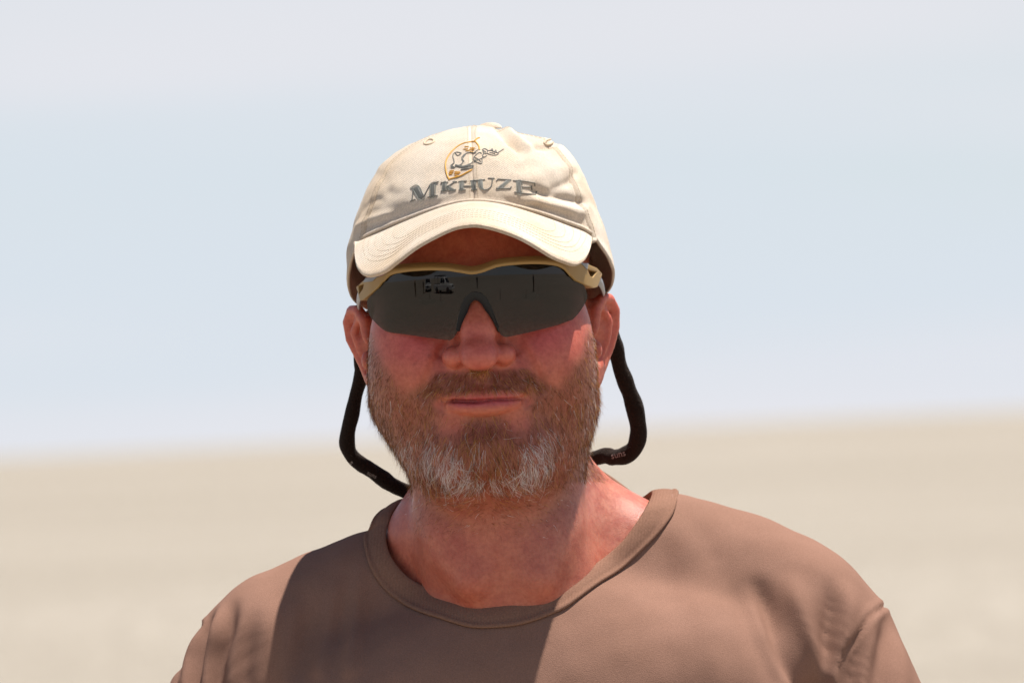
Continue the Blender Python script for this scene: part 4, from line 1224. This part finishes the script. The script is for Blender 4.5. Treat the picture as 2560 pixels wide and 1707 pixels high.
# ------------------------------------------------------------------ eyewear strap
def strap():
    Lp = [(-80, 44, 12), (-80, 50, 2)] + [tuple(WP(*q)) for q in ((903, 935, 54), (890, 986, 60), (879, 1039, 64), (869, 1086, 68), (871, 1122, 72), (890, 1150, 76), (922, 1171, 80), (958, 1196, 86), (993, 1218, 92))]
    Rp = [(84, 44, 26), (86, 50, 14)] + [tuple(WP(*q)) for q in ((1539, 869, 54), (1548, 910, 58), (1564, 955, 62), (1580, 996, 66), (1593, 1044, 70), (1596, 1083, 74), (1587, 1118, 78), (1562, 1138, 82), (1532, 1143, 88), (1508, 1140, 94))]
    back = [(-30, 104, -92), (15, 110, -86), (55, 104, -72)]
    r_l = [3.4, 3.9, 4.2, 4.4, 4.5, 4.6, 4.6, 4.7, 4.9, 4.8, 4.6]; r_r = [3.6, 4.2, 4.6, 4.9, 5.1, 5.2, 5.2, 5.2, 5.6, 5.4, 4.9, 4.6]
    P = np.array(Lp + back + Rp[::-1]); r = np.array(r_l + [4.4, 4.4, 4.4] + r_r[::-1])
    n = 260; Q = catmull(P, n); rr = np.interp(np.linspace(0, len(P) - 1, n), np.arange(len(P)), r)
    rr = 1.08 * rr * (1 + .05 * np.sin(np.arange(n) * .35) + .04 * np.sin(np.arange(n) * .13 + 1))
    v, f = tube(Q, rr, 20)
    v = np.asarray(v); nn = noise3(v, 1 / 9, 31, 2)
    cen = np.vstack([np.repeat(Q, 20, 0), Q[0], Q[-1]]); v = v + (v - cen) * (nn * .035)[:, None]
    o = built('eyewear_strap', v, f, 'strap_neoprene', None)
    tag(o, 'black fabric eyewear strap looping from behind the ears around the neck', 'strap')
    # lint fibres
    mb = MB()
    for _ in range(260):
        i = rng.integers(20, n - 20); d = rng.normal(size=3); d /= np.linalg.norm(d); s0 = Q[i] + d * rr[i] * .98
        e = s0 + d * rng.uniform(.4, 1.3) + rng.normal(size=3) * .5
        mb.add(*tube([s0, (s0 + e) / 2 + rng.normal(size=3) * .15, e], .05, 3, cap=False))
    link('lint', mb.mesh('lint'), 'strap_print', o)['kind'] = 'stuff'
    # print
    bvh = BVHTree.FromPolygons(v.tolist(), [q for q in f])
    def text(body, px, py, size, ang, mirror=False):
        cu = bpy.data.curves.new('t', 'FONT'); cu.body = body; cu.size = 1.0; cu.align_x = 'CENTER'; cu.align_y = 'CENTER'
        ob = bpy.data.objects.new('t', cu); col.objects.link(ob); dg = bpy.context.evaluated_depsgraph_get()
        me = bpy.data.meshes.new_from_object(ob.evaluated_get(dg)); bpy.data.objects.remove(ob)
        bm = bmesh.new(); bm.from_mesh(me); bmesh.ops.subdivide_edges(bm, edges=bm.edges, cuts=1); 
        vs = np.array([q.co[:2] for q in bm.verts]); fs = [tuple(x.index for x in q.verts) for q in bm.faces]; bm.free(); bpy.data.meshes.remove(me)
        if mirror: vs[:, 0] *= -1
        c, s_ = math.cos(ang), math.sin(ang); q = vs * size
        X, Y = px + q[:, 0] * c + q[:, 1] * s_, py + q[:, 0] * s_ * -1 * -1 - q[:, 1] * c
        pts = []
        for a, b in zip(X, Y):
            h, nn_ = cast(bvh, a, b, .25, 80); pts.append(h)
        return np.array(pts), fs
    for body, px, py, size, ang in (('suns', 1546, 1136, 21, R(-14)), ('s', 879, 1156, 20, R(50)), ('suns', 930, 1186, 15, R(28))):
        vv, ff = text(body, px, py, size, ang); link('printed_lettering', MB().add(vv, ff).mesh('printed_lettering'), 'strap_print', o)
strap()

# ------------------------------------------------------------------ beard and hair
def sample_surface(mask_fn, density_fn, n_try, seed):
    r = np.random.default_rng(seed)
    c = BV[BF].mean(1); sel = np.nonzero(mask_fn(c))[0]
    q = BV[BF[sel]]; area = np.linalg.norm(np.cross(q[:, 2] - q[:, 0], q[:, 3] - q[:, 1]), axis=1) / 2
    pick = r.choice(sel, n_try, p=area / area.sum())
    u, w = r.random((2, n_try, 1)); Q = BV[BF[pick]]
    P = (Q[:, 0] * (1 - u) + Q[:, 1] * u) * (1 - w) + (Q[:, 3] * (1 - u) + Q[:, 2] * u) * w
    Nn = BN[BF[pick]].mean(1); Nn /= np.linalg.norm(Nn, axis=1)[:, None]
    d = density_fn(P); ok = r.random(n_try) < d
    return P[ok], Nn[ok], r

def beard():
    P, N, r = sample_surface(lambda c: (c[:, 2] < 32) & (c[:, 2] > -128) & (c[:, 1] < 45) & (np.abs(c[:, 0]) < 84), beard_density, 35000, 5)
    def extra(Q):
        X, Y, Z = Q.T; mw = 30 + np.clip(-8 - Z, 0, 30) * .8
        return smooth01(mw + 3, mw - 4, np.abs(X)) * smooth01(-5.0, -8, Z) * smooth01(-21.8, -20.0, Z)
    P2, N2_, _ = sample_surface(lambda c: (c[:, 2] < -4) & (c[:, 2] > -26) & (c[:, 1] < -72) & (np.abs(c[:, 0]) < 48), extra, 5200, 6)
    P, N = np.vstack([P, P2]), np.vstack([N, N2_])
    x, y, z = P.T; ax = np.abs(x); n = len(P)
    sg = np.sign(x)
    # direction
    d = np.zeros((n, 3)); d[:, 2] = -1.0
    out = np.stack([sg, np.zeros(n), np.zeros(n)], -1)
    must = (z > -23) & (ax < 40) & (y < -72)
    neck = smooth01(-76, -92, z)
    d += out * np.where(must, .15 + .55 * smooth01(2, 25, ax), .14)[:, None]
    d += out * (neck * 1.1)[:, None]; d[:, 2] += neck * .5
    d[:, 1] += .25 * (ax > 45)
    cell = np.floor((P + 1.2 * r.normal(size=(n, 3)) * .4) / np.array([1.7, 2.4, 3.2])).astype(np.int64); key = (cell[:, 0] * 73856093) ^ (cell[:, 1] * 19349663) ^ (cell[:, 2] * 83492791)
    uq, inv = np.unique(key, return_inverse=True); cg = r.normal(size=(len(uq), 3))[inv]; cu_ = r.random(len(uq))[inv]
    d += (cg * .26 + r.normal(size=(n, 3)) * .15) * np.where(must, .7, 1.0)[:, None]
    d -= N * (d * N).sum(1)[:, None]; d /= np.linalg.norm(d, axis=1)[:, None] + 1e-9
    lift = np.where(must, .28, .26 + .16 * np.exp(-(x / 45) ** 2)) + r.normal(size=n) * .16 - neck * .15
    d = d + N * np.clip(lift, .08, 1.1)[:, None]; d /= np.linalg.norm(d, axis=1)[:, None]
    chin = np.exp(-(x / 36) ** 2) * smooth01(-46, -58, z) * (1 - neck)
    soul = (ax < 17) & (z < -34) & (z > -56)
    side = smooth01(-25, 5, z) * (ax > 55)
    L = 3.7 - 1.2 * smooth01(-50, -70, z) * smooth01(32, 50, ax) + 3.2 * chin - .3 * neck - .9 * side + .9 * smooth01(-20, -45, z) * (1 - neck)
    L = np.where(must, 3.9, L); L = np.where(soul, 9.0, L)
    L *= np.clip(1 + .28 * r.normal(size=n), .35, 1.9)
    # colour
    pal = dict(brown=(.125, .044, .014), red=(.27, .092, .022), dark=(.030, .012, .006), gold=(.56, .29, .085), white=(.88, .83, .78), grey=(.45, .38, .32))
    names = list(pal); C = np.array([pal[k] for k in names])
    W = np.tile(np.array([.42, .28, .19, .085, .018, .007]), (n, 1))
    def setw(mask, w):
        nonlocal W
        W = W * (1 - mask[:, None]) + np.array(w)[None] * mask[:, None]
    setw(smooth01(45, 62, x) * .8, [.38, .24, .15, .16, .06, .01])  # sunlight on this side painted in as more gold and white hairs
    setw(smooth01(-45, -62, x) * .6, [.42, .24, .24, .075, .02, .005])
    setw(must * 1.0, [.30, .50, .03, .155, .01, .005])
    setw(must * smooth01(-15, -20, z) * .8, [.10, .30, .0, .56, .03, .01])
    setw(soul * .95, [.08, .18, .02, .66, .05, .01])
    setw(smooth01(-34, -46, z) * np.exp(-(x / 20) ** 2) * smooth01(-80, -74, z) * .6, [.28, .36, .14, .16, .05, .01])
    for cx, cz, rx, rz, w in ((-23, -67, 10, 11, 1.0), (31, -65, 9.5, 12, 1.0), (-33, -60, 10, 8, .45), (24, -76, 10, 7, .8), (-15, -77, 10, 7, .6), (38, -52, 8, 8, .45), (-46, -57, 12, 10, .30), (5, -78, 16, 6, .25)):
        setw(np.exp(-(((x - cx) / rx) ** 2 + ((z - cz) / rz) ** 2) ** 1.5) * w * 1.1 * (1 - .12 * (w >= 1)), [.03, .01, .01, .05, .82, .08])
    setw(np.exp(-(x / 46) ** 4) * smooth01(-50, -42, z) * .7, [.28, .46, .05, .19, .015, .005])
    setw(neck * .8, [.38, .24, .14, .17, .05, .02])
    cw = np.cumsum(W, 1); cw /= cw[:, -1:]; k = (np.where(r.random(n) < .45, cu_, r.random(n))[:, None] > cw).sum(1)
    colr = C[k] * (1 + .22 * r.normal(size=(n, 1))).clip(.5, 1.5); L = L * np.where((k == 4) | (k == 3), 1.25, 1.0)
    hairs('beard', P, N, d, L, np.clip(colr, .01, .92), np.where(k >= 3, .086, .070) * np.where(must, .8, 1.0), r, curl=.20, clump=cg * .26)
    return n

def hairs(name, P, N, d, L, colr, rad, r, curl=.3, m=7, parent=person, clump=0.0):
    n = len(P); t = np.linspace(0, 1, m)
    cv = r.normal(size=(n, 3)) * curl + clump; cv[:, 2] -= .28
    wv = r.normal(size=(n, 3)) * .10; ph = r.random(n) * 6.28
    S = P[:, None] - N[:, None] * .3 + L[:, None, None] * (t[None, :, None] * d[:, None] + (t ** 2)[None, :, None] * cv[:, None] * .6 + (np.sin(t[None] * 5 + ph[:, None]) - np.sin(ph)[:, None])[..., None] * wv[:, None] * .5)
    cu = bpy.data.hair_curves.new(name); cu.add_curves([m] * n)
    cu.attributes['position'].data.foreach_set('vector', (S.reshape(-1, 3) / 1000 + HEAD).astype(np.float32).ravel())
    ra = cu.attributes.get('radius') or cu.attributes.new('radius', 'FLOAT', 'POINT')
    ra.data.foreach_set('value', (np.repeat(rad, m) * np.tile(np.linspace(1.0, .22, m), n) / 1000).astype(np.float32))
    ca = cu.attributes.new('haircol', 'FLOAT_COLOR', 'CURVE')
    ca.data.foreach_set('color', np.hstack([colr, np.ones((n, 1))]).astype(np.float32).ravel())
    o = bpy.data.objects.new(name, cu); col.objects.link(o); cu.materials.append(MAT['hair']); adopt(o, parent)
    return o
print('beard hairs', beard())

def short_hair():
    def dens(P):
        x, y, z = P.T; ax = np.abs(x)
        a = smooth01(24, 32, z) * smooth01(64, 70, ax) * smooth01(-42, -30, y) * smooth01(140, 110, z)      # temples, under the cap
        b = smooth01(20, 40, y) * smooth01(-62, -50, z) * smooth01(120, 100, z)
        c = np.exp(-((z - 54 + .0035 * (ax - 25) ** 2) / 3.2) ** 2) * smooth01(10, 15, ax) * smooth01(48, 42, ax) * (y < -50)
        return np.clip(a * .8 + b * .6 + c, 0, 1)
    P, N, r = sample_surface(lambda c: (c[:, 2] < 130) & (c[:, 2] > -70) & (np.abs(c[:, 0]) < 78), dens, 26000, 8)
    n = len(P); d = np.zeros((n, 3)); d[:, 2] = -.8; d[:, 1] = .5; d += r.normal(size=(n, 3)) * .35
    d -= N * (d * N).sum(1)[:, None]; d /= np.linalg.norm(d, axis=1)[:, None]; d += N * .5
    k = r.random(n); colr = np.where(k[:, None] < .6, (.14, .07, .035), np.where(k[:, None] < .85, (.34, .22, .12), (.6, .55, .5))) * (1 + .2 * r.normal(size=(n, 1))).clip(.5, 1.5)
    hairs('short_hair', P, N, d, np.full(n, 4.2) * (1 + .25 * r.normal(size=n)).clip(.4, 1.6), colr, np.full(n, .055), r)
short_hair()

# ------------------------------------------------------------------ what stands on the plain behind the camera (seen only in the lenses)
mat('white_paint', (0.72, 0.72, 0.70), 0.25); mat('grey_paint', (0.30, 0.31, 0.32), 0.25); mat('dark_glass', (0.02, 0.022, 0.025), 0.05)
mat('tyre_rubber', (0.025, 0.025, 0.025), 0.8); mat('rim_metal', (0.45, 0.45, 0.45), 0.3, Metallic=0.8); mat('black_plastic', (0.02, 0.02, 0.02), 0.5)
mat('lamp_glass', (0.6, 0.6, 0.58), 0.1); mat('weathered_wood', (0.14, 0.11, 0.08), 0.9); mat('dark_cloth', (0.06, 0.055, 0.05), 0.9); mat('khaki_cloth', (0.20, 0.16, 0.10), 0.9); mat('tanned_skin', (0.42, 0.18, 0.10), 0.5)

def local_part(name, v, f, m, parent, bevel=0.0):
    me = bpy.data.meshes.new(name); me.from_pydata([tuple(map(float, p)) for p in v], [], [tuple(int(i) for i in q) for q in f]); me.update()
    bm = bmesh.new(); bm.from_mesh(me); bmesh.ops.recalc_face_normals(bm, faces=bm.faces); bm.to_mesh(me); bm.free()
    me.materials.append(MAT[m]); o = bpy.data.objects.new(name, me); col.objects.link(o); o.parent = parent
    if bevel:
        b = o.modifiers.new('bevel', 'BEVEL'); b.width = bevel; b.segments = 3; b.limit_method = 'ANGLE'; b.angle_limit = R(25)
    return o
def extrude_profile(prof, w0, w1):
    """side profile (x, z) swept across y; w1 = half width at the top (tumblehome)"""
    p = np.array(prof, float); n = len(p); zt = (p[:, 1] - p[:, 1].min()) / (np.ptp(p[:, 1]) + 1e-6); hw = w0 + (w1 - w0) * zt
    v = np.vstack([np.stack([p[:, 0], -hw, p[:, 1]], -1), np.stack([p[:, 0], hw, p[:, 1]], -1)])
    f = [tuple(range(n)), tuple(range(2 * n - 1, n - 1, -1))] + [(i, (i + 1) % n, n + (i + 1) % n, n + i) for i in range(n)]
    return v, f
def ring_solid(c, prof, seg=20):
    """lathe about the y axis: prof [(radius, y)]"""
    a = np.linspace(0, 2 * math.pi, seg, endpoint=False); v = []
    for r_, y_ in prof: v += [(c[0] + r_ * math.cos(t), c[1] + y_, c[2] + r_ * math.sin(t)) for t in a]
    f = [(i * seg + j, i * seg + (j + 1) % seg, (i + 1) * seg + (j + 1) % seg, (i + 1) * seg + j) for i in range(len(prof) - 1) for j in range(seg)]
    f += [tuple(range(seg)), tuple((len(prof) - 1) * seg + j for j in range(seg))]
    return v, f
def vehicle(name, label, cat, loc, yaw, paint, pickup):
    t = empty(name, loc, label=label, cat=cat, group='vehicles parked behind the camera'); t.rotation_euler = (0, 0, yaw)
    if pickup:
        low = [(-2.6, .55), (-2.62, 1.0), (-.55, 1.02), (.9, 1.04), (1.2, 1.02), (2.45, .95), (2.62, .80), (2.6, .45), (2.2, .40), (-2.3, .42)]
        cab = [(-.60, 1.02), (-.50, 1.72), (-.30, 1.80), (.55, 1.80), (.75, 1.74), (1.35, 1.06)]
    else:
        low = [(-2.3, .55), (-2.35, 1.05), (1.0, 1.06), (1.2, 1.04), (2.25, .98), (2.4, .82), (2.38, .45), (2.0, .40), (-2.1, .42)]
        cab = [(-2.30, 1.05), (-2.15, 1.75), (-1.9, 1.84), (.45, 1.84), (.65, 1.78), (1.2, 1.06)]
    b = local_part('lower_body', *extrude_profile(low, .90, .88), paint, t, .06)
    local_part('cab', *extrude_profile(cab, .84, .68), paint, t, .07)
    c = np.array(cab); cx = (c[:, 0].min() + c[:, 0].max()) / 2
    for s in (-1, 1):       # side glass, inset panels just proud of the cab wall
        for x0, x1 in ([(-.42, .22), (.28, .86)] if pickup else [(-2.0, -1.2), (-1.1, -.2), (-.1, .7)]):
            zt, zb = 1.68, 1.16; hw = lambda z: .84 + (.68 - .84) * (z - 1.03) / .78
            xs = x1 - (.22 if x1 > .6 else .02)
            v = [(x0, s * (hw(zb) + .004), zb), (x1, s * (hw(zb) + .004), zb), (xs, s * (hw(zt) + .004), zt), (x0 + .04, s * (hw(zt) + .004), zt)]
            v += [(a, q - s * .02, z) for a, q, z in v]
            local_part('side_window', v, [(0, 1, 2, 3), (7, 6, 5, 4), (0, 1, 5, 4), (1, 2, 6, 5), (2, 3, 7, 6), (3, 0, 4, 7)], 'dark_glass', t)
    a, q = c[-2], c[-1]; n_ = np.array([q[1] - a[1], -(q[0] - a[0])]); n_ = -n_ / np.linalg.norm(n_) * .012
    A, B = a + (q - a) * .08 + n_, a + (q - a) * .88 + n_
    v = [(A[0], -.62, A[1]), (A[0], .62, A[1]), (B[0], .74, B[1]), (B[0], -.74, B[1])]; v += [(x - .02, y, z - .02) for x, y, z in v]
    local_part('windscreen', v, [(0, 1, 2, 3), (7, 6, 5, 4), (0, 1, 5, 4), (1, 2, 6, 5), (2, 3, 7, 6), (3, 0, 4, 7)], 'dark_glass', t)
    xf = low[6][0]
    bxs = lambda x0, x1, y0, y1, z0, z1: ([(x, y, z) for x in (x0, x1) for y in (y0, y1) for z in (z0, z1)], [(0, 1, 3, 2), (4, 6, 7, 5), (0, 4, 5, 1), (2, 3, 7, 6), (0, 2, 6, 4), (1, 5, 7, 3)])
    local_part('grille', *bxs(xf - .08, xf + .02, -.45, .45, .66, .86), 'black_plastic', t, .02)
    local_part('bumper', *bxs(xf - .12, xf + .10, -.88, .88, .42, .60), paint, t, .04)
    for s in (-1, 1):
        local_part('headlight', *bxs(xf - .14, xf + .01, min(s * .52, s * .86), max(s * .52, s * .86), .70, .86), 'lamp_glass', t, .03)
        for xw in ((-1.65, 1.60) if pickup else (-1.45, 1.45)):
            w = local_part('wheel', *ring_solid((xw, s * .80, .38), [(.22, -.12), (.36, -.12), (.385, -.08), (.385, .08), (.36, .12), (.22, .12)]), 'tyre_rubber', t)
            local_part('rim', *ring_solid((xw, s * .80, .38), [(.06, -.10), (.225, -.125), (.225, .125), (.06, .10)]), 'rim_metal', w)
        local_part('mirror', *bxs(.80, .95, min(s * .90, s * 1.08), max(s * .90, s * 1.08), 1.08, 1.26), paint, t, .03)
    if pickup:
        local_part('load_bed', *bxs(-2.50, -.75, -.76, .76, .96, 1.035), 'black_plastic', t)
        local_part('roof_rack', *bxs(-2.4, .35, -.70, .70, 1.92, 2.02), 'black_plastic', t, .02)
        for x in (-2.3, -1.3, -.2, .2):
            for s in (-1, 1): local_part('rack_leg', *bxs(x - .025, x + .025, s * .62 - .025, s * .62 + .025, 1.0 if x < -.5 else 1.78, 1.94), 'black_plastic', t)
    return t
vehicle('pickup_truck', 'white pickup truck with roof rack mirrored in the sunglasses', 'truck', (-8.9, -10.6, 0), R(-8), 'white_paint', True)
vehicle('parked_car', 'pale four wheel drive mirrored small behind the pickup in the sunglasses', 'car', (-16.5, -11.2, 0), R(35), 'grey_paint', False)

def bystander(label, loc, yaw, shirt_m, legs_m, h=1.0):
    t = empty('person', loc, label=label, cat='person', group='people standing behind the camera'); t.rotation_euler = (0, 0, yaw); t.scale = (h, h, h)
    def part(name, m, build, lo, hi, st=14):
        F = Field(*[np.arange(a, b + st, st) for a, b in zip(lo, hi)]); build(F); v, f = F.mesh(1)
        o = local_part(name, v / 1000, f, m, t); o.data.polygons.foreach_set('use_smooth', np.ones(len(o.data.polygons), bool))
    def bod(F):
        F.ell((0, 0, 1640), (76, 95, 115), 10); F.ell((0, -95, 1620), (14, 22, 18), 10); F.cone((0, 10, 1440), (0, 5, 1560), 58, 55, 20)
        F.ell((0, 5, 1300), (150, 95, 200), 20); F.ell((0, 5, 1020), (140, 95, 160), 20)
        for s in (-1, 1):
            F.ell((s * 80, 8, 1630), (10, 22, 32), 6)
            F.cone((s * 185, 5, 1400), (s * 225, 15, 1130), 48, 38, 20); F.cone((s * 225, 15, 1130), (s * 215, -40, 900), 36, 28, 15); F.ell((s * 212, -50, 840), (22, 38, 60), 15)
            F.cone((s * 80, 0, 950), (s * 92, 0, 520), 78, 52, 20); F.cone((s * 92, 0, 520), (s * 98, 10, 90), 50, 36, 20)
    def sh(F):
        F.ell((0, 5, 1300), (165, 112, 215), 30); F.ell((0, 5, 1080), (162, 115, 170), 30)
        for s in (-1, 1): F.cone((s * 90, 5, 1430), (s * 185, 5, 1400), 52, 60, 30); F.cone((s * 185, 5, 1400), (s * 214, 10, 1230), 60, 58, 20)
    def tr(F):
        F.ell((0, 5, 960), (160, 112, 110), 30)
        for s in (-1, 1):
            F.cone((s * 80, 0, 930), (s * 94, 0, 520), 92, 68, 25); F.cone((s * 94, 0, 520), (s * 98, 10, 110), 66, 56, 20)
    def bo(F):
        for s in (-1, 1): F.cone((s * 98, 15, 140), (s * 98, 10, 45), 52, 48, 20); F.ell((s * 100, -55, 42), (46, 105, 44), 25)
    part('body', 'tanned_skin', bod, (-280, -150, 60), (280, 150, 1800)); part('shirt', shirt_m, sh, (-300, -150, 880), (300, 150, 1520))
    part('trousers', legs_m, tr, (-220, -150, 30), (220, 150, 1100)); part('boots', 'boot_leather', bo, (-200, -190, -14), (200, 120, 220))
    return t
bystander('person in dark clothes mirrored above the nose pad of the sunglasses', (-.25, -14.6, 0), R(180), 'dark_cloth', 'dark_cloth')
bystander('person in dark clothes mirrored in the right half of the sunglasses', (12.4, -6.9, 0), R(120), 'dark_cloth', 'khaki_cloth')
bystander('person in khaki mirrored left of the pickup in the sunglasses', (-14.6, -6.0, 0), R(-110), 'khaki_cloth', 'khaki_cloth')
bystander('person in dark shirt mirrored close beside the parked car in the sunglasses', (-14.4, -8.2, 0), R(-120), 'dark_cloth', 'khaki_cloth', .97)
for k, (x, y, h) in enumerate(((-9.2, -6.4, .55), (-6.4, -6.6, .6), (3.4, -7.0, .75), (7.6, -5.6, .65), (13.2, -6.1, .5))):
    lab = ('leftmost short stake mirrored in the sunglasses', 'short stake mirrored just below the pickup in the sunglasses', 'short stake mirrored right of the nose pad in the sunglasses',
           'short stake mirrored left of the standing person in the right lens', 'rightmost short stake mirrored in the sunglasses')[k]
    p = empty('wooden_stake', (x, y, 0), label=lab, cat='stake', group='stakes in the sand behind the camera')
    v, f = ring_solid((0, 0, 0), [(.03, -.12), (.036, .02), (.033, h * .55), (.035, h - .05), (.024, h)], 9)
    v = [(a + .012 * math.sin(b * 9), c, b) for a, b, c in v]; local_part('shaft', v, f, 'weathered_wood', p)
    v, f = ring_solid((0, 0, 0), [(.09, -.03), (.075, .012), (.045, .035)], 9); local_part('sand_collar', [(a, c, b) for a, b, c in v], f, 'sand', p)
